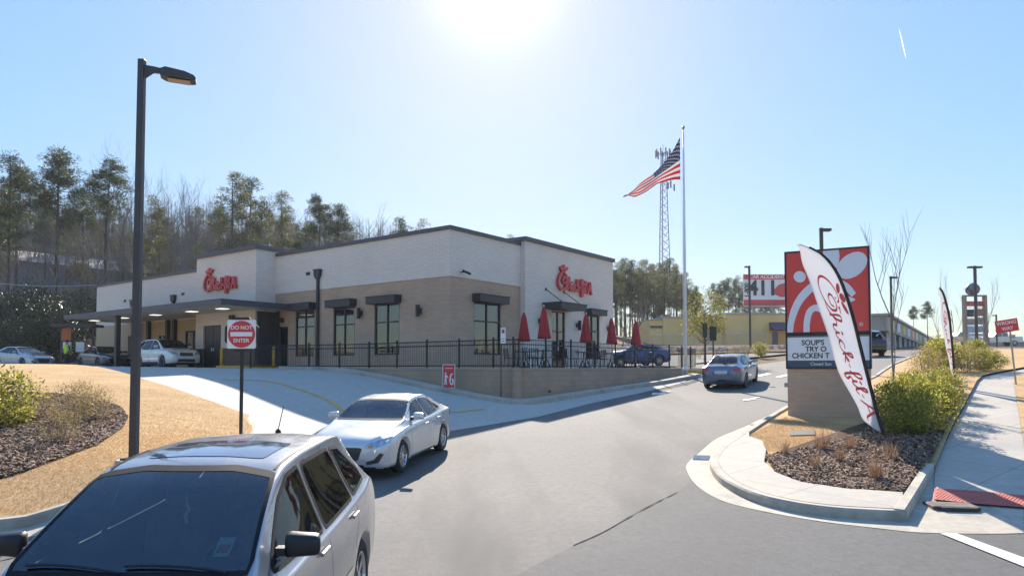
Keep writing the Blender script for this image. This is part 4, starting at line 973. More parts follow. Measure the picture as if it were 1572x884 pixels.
bot = [P36(*p) for p in crom([(1047,276),(1036,275.5),(1024,278),(1012,282),(1003,288),(992,294),(982,298),(972,298.5),(961,298)], 5)]
me_v, me_f, uvs = [], [], []; nj = 26; ni = len(top)
for i in range(ni):
    for j in range(nj + 1):
        t = j / nj; fu = i / (ni - 1)
        y = .16*math.sin(fu*11 + t*2.6) * min(1, fu*3) + .08*math.sin(fu*25 - t*7)*fu + .5*fu
        me_v.append((bot[i][0]*(1-t) + top[i][0]*t - .05, y - .02, bot[i][1]*(1-t) + top[i][1]*t + .06*math.sin(fu*9 + t*3)*fu*(t)*(1-t)*4)); uvs.append((fu, t * (1 - .55 * fu)))
for i in range(ni - 1):
    for j in range(nj): me_f.append((i*(nj+1)+j, (i+1)*(nj+1)+j, (i+1)*(nj+1)+j+1, i*(nj+1)+j+1))
me = bpy.data.meshes.new('national_flag'); me.from_pydata(me_v, [], me_f); me.materials.append(M_usf); uvl = me.uv_layers.new(name='UVMap')
for l in me.loops: uvl.data[l.index].uv = uvs[l.vertex_index]
me.polygons.foreach_set('use_smooth', [True]*len(me.polygons)); o = bpy.data.objects.new('national_flag', me); COL.objects.link(o); o.location = fb
s_m = o.modifiers.new('cloth_thickness', 'SOLIDIFY'); s_m.thickness = .01
tag(o, 'striped red and white flag with dark blue canton streaming left from the flagpole', 'flag')
# distant light poles
def far_pole(px, ytop, ybase, Y, head, lab, w=.09, double=False):
    x = (px - 786)/1080*Y; z0 = H(x, Y); zt = at(px, ytop, Y).z - z0
    p = thing('light_pole', (x, Y, z0), lab, 'light pole', group='dark parking lot light poles')
    MB().tube([(0, 0, -.3), (0, 0, zt)], w, 6).build('pole', M_pole, p, uv=False)
    head *= .5
    for s in ([head] if not double else [head, -head]):
        MB().box(0 if s > 0 else s*.9, s*.9 if s > 0 else 0, -.14, .14, zt - .16, zt - .04).box(-w if s>0 else -.25, .25 if s>0 else w, -.05, .05, zt - .12, zt - .06).build('lamp_head', M_pole, p)
    return p
far_pole(1264, 350, 560, 34, 1.0, 'dark light pole rising behind the monument sign'); far_pole(1152, 408, 545, 62, -.9, 'slim dark light pole in front of the tan building and billboard', .1)
far_pole(1370, 424, 560, 52, 1.0, 'dark light pole behind the bare sapling right of the monument sign', .08); far_pole(1500, 408, 560, 48, -1.0, 'tall dark light pole in front of the multi-tenant pylon sign', .1, True)
far_pole(1531, 483, 535, 90, -1.0, 'small faraway light pole just left of the wrong way sign', .1)
# two small sign backs on the verge beyond the flagpole
for px, yt, lab in ((1082.5, 496, 'dark narrow sign back under the yellow-green tree, left of the pair'), (1095, 501, 'dark narrow sign back under the yellow-green tree, right of the pair')):
    Y = 44; x = (px-786)/1080*Y; z0 = H(x, Y); zt = at(px, yt, Y).z - z0; p = thing('small_directional_sign', (x, Y, z0), lab, 'sign', group='small sign backs')
    MB().tube([(0, 0, -.2), (0, 0, zt)], .07 if px < 1090 else .05, 6).build('post', M_pole, p); MB().box(-.13 if px < 1090 else -.2, .13 if px < 1090 else .2, -.06, .06, zt - .9, zt).build('panel', M_black, p)
# ------------------------------------------------------------------ cars
M_rub = plain('black_rubber', (.014,.014,.016), .7, var=.2, spec=.2)
M_tyre = plain('tyre_rubber', (.022,.022,.023), .85, var=.2, bump=.3, bscale=60)
M_rim = plain('alloy_rim', (.55,.56,.58), .28, metal=.9, var=.05)
M_trim = plain('dark_plastic', (.03,.03,.033), .5, var=.15)
M_seat = plain('grey_seat_cloth', (.15,.145,.14), .9, var=.2)
M_tail = plain('tail_lamp_red', (.45,.015,.02), .12, var=.1, coat=1)
M_head = plain('head_lamp_glass', (.42,.45,.50), .08, metal=.4, var=.35, scale=14, coat=1)
M_ind = plain('orange_indicator', (.70,.26,.05), .2, var=.1, coat=1)
M_chrome = plain('chrome', (.75,.76,.78), .12, metal=1, var=.03)
M_plate = plain('blank_number_plate', (.62,.62,.58), .5, var=.1)
M_wind = glass_mat('windscreen_glass', (.55,.66,.63), ior=1.85); M_privacy = glass_mat('privacy_glass', (.16,.18,.19), ior=1.33); M_side = glass_mat('side_glass', (.45,.52,.50), ior=1.36)
M_sunr = plain('sunroof_glass', (.06,.10,.17), .04, var=.1, coat=1)
P_silver = paint_mat('silver_paint', (.34,.35,.37)); P_white = paint_mat('pale_silver_paint', (.60,.605,.61), metal=.4); P_blue = paint_mat('blue_grey_paint', (.13,.165,.24), metal=.6)
P_black = paint_mat('black_paint', (.015,.015,.018), metal=.2, rough=.2); P_pearl = paint_mat('pearl_white_paint', (.72,.71,.68), metal=.2); P_dblue = paint_mat('deep_blue_paint', (.03,.07,.22), metal=.4)
P_lgrey = paint_mat('light_grey_paint', (.42,.44,.46), metal=.6)

def body_shell(K, L2, step=.045):
    """K rows: x, zb, zs, zt, w, wr"""
    K = np.array(sorted(K), float); xs = K[:, 0]
    q = np.unique(np.round(np.concatenate([np.arange(xs[0], xs[-1], step), xs, np.linspace(xs[0], xs[0]+.12, 7), np.linspace(xs[-1]-.12, xs[-1], 7)]), 4))
    C = [pchip(xs, K[:, i], q) for i in range(1, 6)]
    rings = []
    for i in range(len(q)):
        zb, zs, zt, w, wr = [c[i] for c in C]; h = zt - zs; ze = zs + h * .86; hb = zs - zb
        half = [(0, zb), (w*.5, zb), (w*.86, zb + .005), (w - .035, zb + .05*min(1, hb*2)), (w - .005, zb + hb*.28), (w + .004, zb + hb*.55), (w - .004, zb + hb*.80), (w - .03, zs - hb*.03),
                (w*.955 - .02, zs + h*.02)]
        wl = w*.955 - .02
        half += [(wl + (wr - wl)*.36, zs + h*.30), (wl + (wr - wl)*.72, zs + h*.60), (wr, ze), (wr - .05*min(1, wr), zs + h*.945), (wr*.62, zt - h*.015 - .008), (wr*.3, zt - .002), (0, zt)]
        rings.append(crom(half, 3))
    m = MB(); n = len(rings[0]); full = 2*n - 2
    for x, rg in zip(q, rings):
        m.v += [(x, y, z) for y, z in rg] + [(x, -y, z) for y, z in rg[1:-1][::-1]]
    for i in range(len(q) - 1):
        for k in range(full): m.f.append((i*full + k, (i+1)*full + k, (i+1)*full + (k+1) % full, i*full + (k+1) % full)[::-1]); m.m.append(0)
    for base in (0, (len(q)-1)*full):   # end caps as strips across
        for k in range(n - 1):
            a, b = k, k + 1; c = (full - k) % full; d = full - k - 1 if k + 1 < n - 1 else n - 1
            f = [base + a, base + b, base + d, base + c]; f = [v for i_, v in enumerate(f) if v not in f[:i_]]
            if len(f) > 2: m.f.append(tuple(f)); m.m.append(0)
    return m
def in_poly(p, poly):
    x, y = p; c = False; j = len(poly) - 1
    for i in range(len(poly)):
        xi, yi = poly[i]; xj, yj = poly[j]
        if (yi > y) != (yj > y) and x < (xj - xi)*(y - yi)/(yj - yi) + xi: c = not c
        j = i
    return c
def resample(poly, n=72, rnd=.16):
    # round the corners a little, then spread points evenly
    P = []; k = len(poly)
    for i in range(k):
        a, b, c = Vector(poly[i-1]), Vector(poly[i]), Vector(poly[(i+1) % k])
        for t in (rnd, rnd*.45): P.append(b.lerp(a, t) if t == rnd else b.lerp(a, t).lerp(b.lerp(c, t), .25))
        P.append((b*2 + b.lerp(a, rnd*.45) + b.lerp(c, rnd*.45)) / 4)
        for t in (rnd*.45, rnd): P.append(b.lerp(c, t) if t == rnd else b.lerp(c, t).lerp(b.lerp(a, t), .25))
    cum = [0]
    for i in range(len(P)): cum.append(cum[-1] + (P[(i+1) % len(P)] - P[i]).length)
    out = []
    for j in range(n):
        s = cum[-1]*j/n; i = max(0, int(np.searchsorted(cum, s, side='right')) - 1); i = min(i, len(P)-1)
        t = (s - cum[i]) / max(1e-9, cum[i+1] - cum[i]); out.append(tuple(P[i].lerp(P[(i+1) % len(P)], t)))
    return out
def grow(poly, d):
    a = sum(poly[i][0]*poly[(i+1) % len(poly)][1] - poly[(i+1) % len(poly)][0]*poly[i][1] for i in range(len(poly)))
    return offset_path(poly, -d if a > 0 else d, closed=True)
class Proj:
    """lays outlines drawn in side ('s'), front ('f'), rear ('r') or top ('t') view on the shell"""
    def __init__(s, mb, L): 
        s.b = BVHTree.FromPolygons([Vector(v) for v in mb.v], mb.f); s.L = L
    def hit(s, p, view, side=1, off=0):
        if view == 's': o, d = Vector((p[0], 3*side, p[1])), Vector((0, -side, 0))
        elif view == 'f': o, d = Vector((4, p[0], p[1])), Vector((-1, 0, 0))
        elif view == 'r': o, d = Vector((-4, p[0], p[1])), Vector((1, 0, 0))
        else: o, d = Vector((p[0], p[1], 3)), Vector((0, 0, -1))
        l, nn, i, ds = s.b.ray_cast(o, d)
        if l is None:
            l, nn, i, ds = s.b.find_nearest(o + d * 3)
        if nn.dot(d) > 0: nn = -nn
        return l + nn * off, nn
    def patch(s, poly, view, name, mat, parent, side=1, off=.003, grid=.05, rnd=.16, raw=False):
        P = poly if raw else resample(poly, 64, rnd)
        bm = bmesh.new(); f = bm.faces.new([bm.verts.new((x, y, 0)) for x, y in P]); bmesh.ops.triangulate(bm, faces=[f])
        for ax in (0, 1):
            vals = [p[ax] for p in P]; k = math.floor(min(vals)/grid) + 1
            while k*grid < max(vals):
                co = [0,0,0]; no = [0,0,0]; co[ax] = k*grid; no[ax] = 1
                bmesh.ops.bisect_plane(bm, geom=bm.verts[:] + bm.edges[:] + bm.faces[:], plane_co=co, plane_no=no, dist=1e-5); k += 1
        dirv = {'s': Vector((0, side, 0)), 'f': Vector((1,0,0)), 'r': Vector((-1,0,0)), 't': Vector((0,0,1))}[view]
        for v in bm.verts: v.co = s.hit((v.co.x, v.co.y), view, side, off)[0]
        for f in bm.faces:
            f.normal_update(); f.smooth = True
            if f.normal.dot(dirv) < 0: f.normal_flip()
        me = bpy.data.meshes.new(name); bm.to_mesh(me); bm.free(); me.materials.append(mat); o = bpy.data.objects.new(name, me); COL.objects.link(o); o.parent = parent; return o
    def ring(s, pin, pout, view, name, mat, parent, side=1, off=.004):
        m = MB(); n = len(pin)
        for a, b in zip(pin, pout): m.v += [tuple(s.hit(a, view, side, off)[0]), tuple(s.hit(b, view, side, off)[0])]
        for i in range(n): j = (i+1) % n; m.f.append((2*i, 2*i+1, 2*j+1, 2*j)); m.m.append(0)
        return m.build(name, mat, parent, smooth=True, uv=False)
    def line(s, pts, view, name, mat, parent, side=1, w=.006, off=.0015):
        P = densify(pts, .04); a, b = offset_path(P, w/2), offset_path(P, -w/2); m = MB()
        for p, q in zip(a, b): m.v += [tuple(s.hit(p, view, side, off)[0]), tuple(s.hit(q, view, side, off)[0])]
        for i in range(len(P)-1): m.f.append((2*i, 2*i+1, 2*i+3, 2*i+2)); m.m.append(0)
        return m.build(name, mat, parent, uv=False)
def wheel(parent, x, y, r, side, spokes=9, w=.2, detail=True, rimmat=None):
    t = MB().lathe([(r*.62, -w/2+.01), (r*.90, -w/2), (r*.985, -w/2+.025), (r, -w/4), (r, w/4), (r*.985, w/2-.025), (r*.90, w/2), (r*.66, w/2-.006), (r*.64, w/2-.03), (r*.62, 0)], 36, axis='y').build('wheel', M_tyre, parent, smooth=True, uv=False)
    t.location = (x, y, r)
    m = MB(); s = side; yo = s*(w/2 - .012)
    m.lathe([(r*.66, yo - s*.10), (r*.67, yo), (r*.63, yo + s*.006), (r*.60, yo - s*.02), (r*.58, yo - s*.10)], 36, axis='y')
    m.lathe([(r*.57, yo - s*.09), (r*.3, yo - s*.085), (.02, yo - s*.085)], 24, axis='y', mi=1)
    m.lathe([(r*.17, yo - s*.06), (r*.17, yo - s*.012), (r*.10, yo - s*.004), (.005, yo - s*.004)], 16, axis='y')
    for k in range(spokes):
        a = 2*math.pi*k/spokes
        for da in ((-.10, .10) if spokes < 8 else (0,)):
            c1, s1 = math.cos(a + da), math.sin(a + da); c0, s0 = math.cos(a + da*.4), math.sin(a + da*.4); hw = r*.055; hw2 = r*.04
            vs = []
            for cc, ss, rr, ww, yy in ((c0, s0, r*.12, hw2, yo - s*.018), (c1, s1, r*.62, hw, yo - s*.014)):
                for sg in (-1, 1):
                    for dy in (0, -s*.035): vs.append((rr*cc - sg*ww*ss, yy + dy, rr*ss + sg*ww*cc))
            m.add(vs, [(0,2,6,4), (1,5,7,3), (0,4,5,1), (2,3,7,6), (4,6,7,5)])
    rm = m.build('rim', [rimmat or M_rim, M_trim], t, uv=False)
    bm = bmesh.new(); bm.from_mesh(rm.data); bmesh.ops.recalc_face_normals(bm, faces=bm.faces); bm.to_mesh(rm.data); bm.free(); return t
def make_car(name, S, paint, loc, heading, label, cat='car', group=None, pitch=0, interior=True, roll=0):
    """S: spec dict; heading = direction of the nose, radians from +X"""
    car = thing(name, loc, label, cat, group=group); car.rotation_euler = (roll, -pitch, heading); car.rotation_mode = 'XYZ'
    mb = body_shell(S['K'], S['L']/2); pr = Proj(mb, S['L']); r = S['r']
    body = mb.build('body', [paint, M_trim], car, smooth=True, uv=False)
    bm = bmesh.new(); bm.from_mesh(body.data); bmesh.ops.remove_doubles(bm, verts=bm.verts, dist=1e-5); bmesh.ops.recalc_face_normals(bm, faces=bm.faces)
    if bm.calc_volume(signed=True) < 0: bmesh.ops.reverse_faces(bm, faces=bm.faces[:])
    bm.to_mesh(body.data); bm.free()
    # wheel arches
    cut = MB()
    for x in S['axles']:
        for s in (-1, 1): cut.lathe([(r + .055, s*(S['w'] + .15)), (r + .055, s*(S['w'] - .30))], 40, c=(x, 0, r + .01), axis='y')
    co = cut.build('cutter', M_trim, None, uv=False)
    bm = bmesh.new(); bm.from_mesh(co.data); bmesh.ops.recalc_face_normals(bm, faces=bm.faces)
    if bm.calc_volume(signed=True) < 0: bmesh.ops.reverse_faces(bm, faces=bm.faces[:])
    bm.to_mesh(co.data); bm.free()
    bo = bpy.data.objects.new('cut_body', body.data); COL.objects.link(bo)
    md = bo.modifiers.new('arches', 'BOOLEAN'); md.operation = 'DIFFERENCE'; md.object = co; md.solver = 'FAST'
    dg = bpy.context.evaluated_depsgraph_get(); me = bpy.data.meshes.new_from_object(bo.evaluated_get(dg))
    bpy.data.objects.remove(bo); bpy.data.objects.remove(co)
    if len(me.polygons) > 100: body.data = me
    me = body.data
    bm = bmesh.new(); bm.from_mesh(me)
    if bm.calc_volume(signed=True) < 0: bmesh.ops.reverse_faces(bm, faces=bm.faces[:])
    bm.to_mesh(me); bm.free(); me.materials.clear(); me.materials.append(paint); me.materials.append(M_trim)
    wins = S['side'] ; fw, rwn = resample(S['front'], 72, .10), resample(S['rear'], 72, .12)
    sw = [resample(p, 72, rd) for p, rd, mt in wins]
    bm = bmesh.new(); bm.from_mesh(me); dele = []
    for f in bm.faces:
        c = f.calc_center_median(); n = f.normal
        f.smooth = True; f.material_index = 0
        for x in S['axles']:
            if math.hypot(c.x - x, c.z - r - .01) < r + .052 and abs(c.y) < S['w'] - .01: f.material_index = 1
        if c.z < S['sill'] and n.z < -.5: f.material_index = 1
        if c.z > S['belt0']:
            if n.x > .2 and in_poly((c.y, c.z), fw): dele.append(f)
            elif n.x < -.15 and in_poly((c.y, c.z), rwn): dele.append(f)
            elif abs(n.y) > .35 and any(in_poly((c.x, c.z), p) for p in sw): dele.append(f)
    bmesh.ops.delete(bm, geom=dele, context='FACES'); bm.to_mesh(me); bm.free()
    # glazing
    def glaze(P, view, nm, gm, side=1, b=.014, inn=.012):
        o = pr.patch(P, view, nm, gm, car, side=side, off=.001, raw=True)
        pr.ring(grow(P, -inn), grow(P, b), view, 'seal', M_rub, o, side=side, off=.0035)
    glaze(fw, 'f', 'windscreen', M_wind); glaze(rwn, 'r', 'rear_window', S.get('rearglass', M_side))
    for P, (p, rd, mt) in zip(sw, wins):
        for s in (-1, 1): glaze(P, 's', 'side_window', mt, side=s)
    for nm, view, poly, mt, mir in S['patches']:
        for s in ((-1, 1) if mir else (1,)):
            pp = [(s*p[0], p[1]) for p in poly] if (mir and view in 'fr') else ([(p[0], s*p[1]) for p in poly] if (mir and view == 't') else poly)
            pr.patch(pp, view, nm, mt, car, side=s, off=.004, rnd=.12)
    for pts, view in S['seams']:
        for s in (-1, 1):
            pp = [(p[0], s*p[1]) for p in pts] if view == 't' else ([(s*p[0], p[1]) for p in pts] if view in 'fr' else pts)
            pr.line(pp, view, 'panel_gap', M_trim, car, side=s)
    for x, z in S['handles']:
        for s in (-1, 1):
            h, nn = pr.hit((x, z), 's', s, .018); m = MB(); m.box(-.10, .10, -.012, .012, -.016, .016); hnd = m.build('door_handle', S.get('handle_mat', paint), car, bevel=.008, uv=False); hnd.location = h; hnd.rotation_euler = (0, 0, 0)
    # mirrors
    mx, mz = S['mirror']
    for s in (-1, 1):
        h, nn = pr.hit((mx, mz), 's', s, 0)
        m = MB(); m.add([(-.05,0,0),(.06,0,.01),(.06,0,.15),(-.03,0,.17),(-.05,.21,.01),(.05,.23,.03),(.04,.23,.13),(-.04,.21,.155)], [(0,1,2,3),(7,6,5,4),(0,4,5,1),(1,5,6,2),(2,6,7,3),(3,7,4,0)])
        if s < 0: m.v = [(x, -y, z) for x, y, z in m.v]; m.f = [f[::-1] for f in m.f]
        mo = m.build('wing_mirror', S.get('mirror_mat', paint), car, uv=False, bevel=.03, smooth=True); mo.location = (h.x, h.y + s*.045, h.z - .01)
        MB().box(-.03, .04, -.06 if s > 0 else 0, .0 if s > 0 else .06, .02, .07).build('mirror_arm', M_trim, mo)
        m = MB(); m.box(-.058, -.052, .03 if s > 0 else -.19, .19 if s > 0 else -.03, .025, .14); m.build('mirror_glass', M_chrome, mo)
    for x in S['axles']:
        for s in (-1, 1): wheel(car, x, s*(S['w'] - .115), r, s, S.get('spokes', 9))
    if interior:
        zf = S['belt0'] - .55
        def rb(nm, b, bev=.05, mt=M_seat, rot=0):
            o = MB().box(-b[0]/2, b[0]/2, -b[1]/2, b[1]/2, -b[2]/2, b[2]/2).build(nm, mt, car, bevel=bev, uv=False, smooth=True); o.location = b[3:6]; o.rotation_euler = (0, rot, 0); return o
        xf = S['seatx']; zt = S['roofz']
        for s in (-1, 1):
            b = rb('front_seat', (.16, .46, .62, xf - .25, s*.37, zf + .42), rot=R(-14)); h_ = MB().box(-.05, .05, -.12, .12, -.09, .09).build('headrest', M_seat, b, bevel=.04, uv=False, smooth=True); h_.location = (.0, 0, .43)
            rb('seat_cushion', (.5, .46, .16, xf, s*.37, zf + .12))
        rb('rear_seat', (.18, 1.22, .62, xf - 1.15, 0, zf + .40), rot=R(-14)); rb('rear_cushion', (.5, 1.22, .16, xf - .9, 0, zf + .12))
        for s in (-.38, .38): rb('rear_headrest', (.09, .24, .15, xf - 1.24, s, zf + .80), .04)
        rb('dashboard', (.5, S['w']*1.5, .22, S['dashx'], 0, S['belt0'] - .10), .07, M_trim)
        m = MB(); m.tube([(0, .19*math.cos(a), .19*math.sin(a)) for a in [2*math.pi*k/20 for k in range(21)]], .015, 6); m.box(-.02, .0, -.18, .18, -.02, .02); so = m.build('steering_wheel', M_trim, car, uv=False); so.location = (S['dashx'] - .36, .37, S['belt0'] - .02); so.rotation_euler = (0, R(-22), 0)
        rb('rear_view_mirror', (.03, .24, .07, S['rvm'][0], 0, S['rvm'][1]), .012, M_trim)
    return car, pr
# --- specs (nose towards +x) -------------------------------------------------
SUV = dict(L=4.52, w=.90, r=.345, axles=(1.32, -1.30), sill=.3, belt0=1.0, roofz=1.66, K=[
 (2.26,.42,.60,.66,.52,.30),(2.235,.34,.72,.80,.70,.46),(2.17,.26,.80,.90,.80,.58),(2.0,.22,.88,.985,.87,.66),(1.6,.21,.95,1.055,.90,.70),(1.32,.21,.985,1.06,.905,.74),(1.16,.21,1.0,1.10,.91,.755),
 (.92,.21,1.015,1.25,.91,.73),(.60,.21,1.025,1.44,.91,.685),(.32,.21,1.035,1.575,.91,.655),(.10,.21,1.04,1.63,.91,.645),(-.4,.21,1.05,1.665,.91,.64),(-1.0,.21,1.07,1.66,.905,.63),(-1.5,.22,1.10,1.62,.90,.605),(-1.78,.24,1.13,1.56,.885,.58),
 (-1.92,.26,1.14,1.48,.87,.56),(-2.06,.28,1.10,1.27,.86,.60),(-2.16,.30,1.0,1.10,.84,.62),(-2.22,.34,.90,.98,.80,.60),(-2.26,.44,.74,.80,.66,.48)],
 front=[(-.73,1.125),(.73,1.125),(.61,1.555),(.3,1.592),(-.3,1.592),(-.61,1.555)], rear=[(-.60,1.14),(.60,1.14),(.50,1.50),(-.50,1.50)], rearglass=M_privacy,
 side=[([(.93,1.08),(.44,1.42),(.16,1.53),(-.09,1.55),(-.12,1.07)], .10, M_side), ([(-.19,1.07),(-.17,1.555),(-.95,1.55),(-1.02,1.46),(-1.10,1.10)], .10, M_privacy), ([(-1.18,1.11),(-1.10,1.45),(-1.03,1.545),(-1.35,1.51),(-1.72,1.27),(-1.70,1.17)], .12, M_privacy)],
 patches=[('headlight','f',[(.42,.70),(.80,.76),(.82,.92),(.50,.86)],M_head,True),('grille','f',[(-.38,.66),(.38,.66),(.36,.84),(-.36,.84)],M_trim,False),('lower_intake','f',[(-.5,.34),(.5,.34),(.46,.5),(-.46,.5)],M_trim,False),
  ('taillight','r',[(.60,1.02),(.78,1.0),(.64,1.30),(.57,1.32)],M_tail,True),
  ('sunroof','t',[(.02,-.44),(.02,.44),(-.62,.46),(-.62,-.46)],M_sunr,False),('side_moulding','s',[(.95,.50),(.95,.56),(-.92,.58),(-.92,.52)],M_chrome,True),('lower_cladding','s',[(.92,.24),(.94,.36),(-.88,.38),(-.86,.26)],M_trim,True)],
 seams=[([(.98,.40),(1.0,.9),(.9,1.04)],'s'),([(-.155,.40),(-.155,1.04)],'s'),([(-1.14,1.08),(-1.13,.9),(-.98,.72)],'s'),([(1.05,.66),(1.6,.74),(2.1,.70)],'t'),([(-.72,.18),(-1.7,.17)],'t'),([(-.72,.36),(-1.7,.34)],'t')],
 handles=[(.05,.96),(-.98,.98)], mirror=(.74,1.13), mirror_mat=M_black, seatx=-.05, dashx=.82, rvm=(.34,1.47), spokes=5)
SEDAN = dict(L=4.56, w=.89, r=.325, axles=(1.36, -1.34), sill=.26, belt0=.90, roofz=1.42, K=[
 (2.28,.40,.50,.55,.46,.28),(2.255,.28,.62,.68,.64,.42),(2.18,.20,.68,.755,.76,.55),(2.0,.175,.74,.825,.85,.64),(1.6,.17,.82,.905,.885,.68),(1.2,.17,.87,.96,.89,.72),(1.02,.17,.885,1.0,.89,.745),(.72,.17,.90,1.13,.89,.69),(.40,.17,.91,1.29,.89,.625),(.15,.17,.92,1.375,.89,.595),
 (-.1,.17,.93,1.41,.89,.575),(-.5,.17,.94,1.42,.89,.57),(-.9,.17,.955,1.395,.885,.555),(-1.2,.18,.965,1.33,.88,.545),(-1.5,.19,.97,1.22,.87,.57),(-1.75,.20,.97,1.11,.86,.62),(-1.9,.21,.965,1.055,.85,.64),(-2.1,.24,.955,1.04,.82,.60),(-2.2,.28,.91,1.0,.78,.56),(-2.26,.36,.78,.84,.70,.48),(-2.28,.46,.62,.68,.55,.38)],
 front=[(-.72,1.01),(.72,1.01),(.575,1.33),(.3,1.35),(-.3,1.35),(-.575,1.33)], rear=[(-.60,1.08),(.60,1.08),(.48,1.35),(-.48,1.35)],
 side=[([(.70,.965),(.34,1.20),(.08,1.295),(-.20,1.32),(-.22,.955)], .10, M_side), ([(-.29,.96),(-.27,1.325),(-.78,1.305),(-1.02,1.24),(-1.05,1.0)], .10, M_side), ([(-1.12,1.01),(-1.09,1.215),(-1.36,1.09),(-1.42,1.04)], .10, M_side)],
 patches=[('headlight','f',[(.36,.60),(.60,.585),(.84,.70),(.82,.80),(.52,.70)],M_head,True),('grille','f',[(-.33,.40),(-.24,.36),(.24,.36),(.33,.40),(.40,.62),(-.40,.62)],M_trim,False),('fog_recess','f',[(.48,.30),(.70,.34),(.78,.50),(.72,.52),(.62,.40),(.48,.36)],M_trim,True),
  ('lower_intake','f',[(-.45,.22),(.45,.22),(.42,.30),(-.42,.30)],M_trim,False),('taillight','r',[(.42,.80),(.80,.78),(.80,.93),(.50,.93)],M_tail,True),('taillight_side','s',[(-1.92,.80),(-2.16,.78),(-2.16,.92),(-1.98,.92)],M_tail,True),
  ('number_plate','r',[(-.26,.70),(.26,.70),(.26,.83),(-.26,.83)],M_plate,False),('sill_moulding','s',[(.92,.21),(.94,.25),(-.92,.25),(-.9,.21)],M_chrome,True),('indicator','f',[(.50,.62),(.60,.62),(.62,.665),(.52,.665)],M_ind,True)],
 seams=[([(.86,.30),(.92,.7),(.84,.90)],'s'),([(-.255,.30),(-.255,.93)],'s'),([(-1.08,.99),(-1.06,.8),(-.98,.66)],'s'),([(1.02,.62),(1.6,.66),(2.1,.56)],'t'),([(-1.62,.60),(-2.12,.58)],'t')],
 handles=[(-.03,.82),(-.90,.85)], mirror=(.62,.97), seatx=-.1, dashx=.72, rvm=(.22,1.27), spokes=10)
def tilt(x, y, hd):
    """slope of the ground along and across a heading"""
    c, s = math.cos(hd), math.sin(hd)
    dz = (H(x + c*1.3, y + s*1.3) - H(x - c*1.3, y - s*1.3)) / 2.6
    return math.atan(dz)
def park(name, S, paint, x, y, hd, label, cat='car', group=None, **k):
    p = tilt(x, y, hd); z = (H(x + 1.3*math.cos(hd), y + 1.3*math.sin(hd)) + H(x - 1.3*math.cos(hd), y - 1.3*math.sin(hd)))/2 + k.pop('dz', .0)
    return make_car(name, S, paint, (x, y, z), hd, label, cat, group, pitch=p, **k)
suv, pr = park('parked_suv', SUV, P_silver, -2.29, 5.36, R(-90), 'silver suv with sunroof close in the left foreground, cut by the picture edge', 'car', dz=.03)
suv.scale = (1, 1, 1.03)
for s_ in (-1, 1): pr.line([(.22,.585),(-.4,.60),(-1.0,.59),(-1.72,.545)], 't', 'roof_channel', M_rub, suv, w=.022, off=.004) if s_ > 0 else pr.line([(.22,-.585),(-.4,-.60),(-1.0,-.59),(-1.72,-.545)], 't', 'roof_channel', M_rub, suv, w=.022, off=.004)
# short roof aerial, sticker, hanging charm, wipers
h, n = pr.hit((-1.62, .0), 't', 1, 0); m = MB(); m.lathe([(.03, 0), (.025, .03), (.008, .045)], 10); m.tube([(0,0,.03), (-.16, 0, .24)], .005, 5); a = m.build('aerial', M_black, suv, uv=False); a.location = h
pr.patch([(.46,1.20),(.56,1.20),(.56,1.28),(.46,1.28)], 'f', 'windscreen_sticker', plain('pale_sticker', (.55,.6,.62), .5, var=.3, scale=60), suv, off=-.004, grid=.03, rnd=.02)
pr.patch([(.475,1.215),(.545,1.215),(.545,1.25),(.475,1.25)], 'f', 'sticker_band', plain('sticker_red', (.5,.12,.08), .5, var=.5, scale=80), suv, off=-.002, grid=.03, rnd=.02)
m = MB(); m.tube([(.36, .02, 1.45), (.36, .02, 1.36)], .003, 4); m.tube([(.36,.02,1.37),(.355,.035,1.33),(.36,.01,1.29),(.36,.02,1.24)], .012, 5); m.build('hanging_charm', M_fl, suv, uv=False)
for s in (1,):
    for y0, y1 in ((.60, -.02), (-.02, -.62)):
        m = MB(); P = [pr.hit((y0 + (y1-y0)*t, 1.125 + .03*math.sin(t*2)), 'f', 1, .02)[0] for t in np.linspace(0, 1, 8)]; m.tube(P, .008, 4); m.build('wiper', M_black, suv, uv=False)
sed_, _p = park('parked_sedan', SEDAN, P_white, -2.60, 14.75, R(-101), 'pale silver sedan facing the camera behind the foreground suv'); sed_.scale = (.97, .96, .94)
park('driving_sedan', SEDAN, P_blue, 9.85, 31.6, R(62), 'blue-grey sedan seen from behind driving away past the flagpole')
park('queued_suv', dict(SUV, spokes=5, mirror_mat=None) if False else {**SUV, 'mirror_mat': P_pearl}, P_pearl, -19.4, 39.5, R(-38), 'pearl white suv under the drive-through canopy')
park('queued_sedan', SEDAN, P_black, -25.0, 43.2, R(-40), 'black sedan in the drive-through lane, left of the white suv')
park('queued_sedan', SEDAN, P_lgrey, -33.0, 47.5, R(-25), 'light grey sedan at the far left edge of the drive-through lane')
park('queued_sedan', SEDAN, P_dblue, -31.0, 54.0, R(-40), 'deep blue sedan half hidden behind the light grey sedan')
x, y = LC(18.2, 2.5); park('parked_sedan', SEDAN, P_dblue, 7.6, 44.0, R(200), 'deep blue sedan parked beyond the patio fence, sun glinting on its roof', dz=.03)
park('parked_suv', {**SUV, 'mirror_mat': P_black}, P_black, 22.6, 45.5, R(80), 'black suv right behind the monument sign at the kerb', 'car')
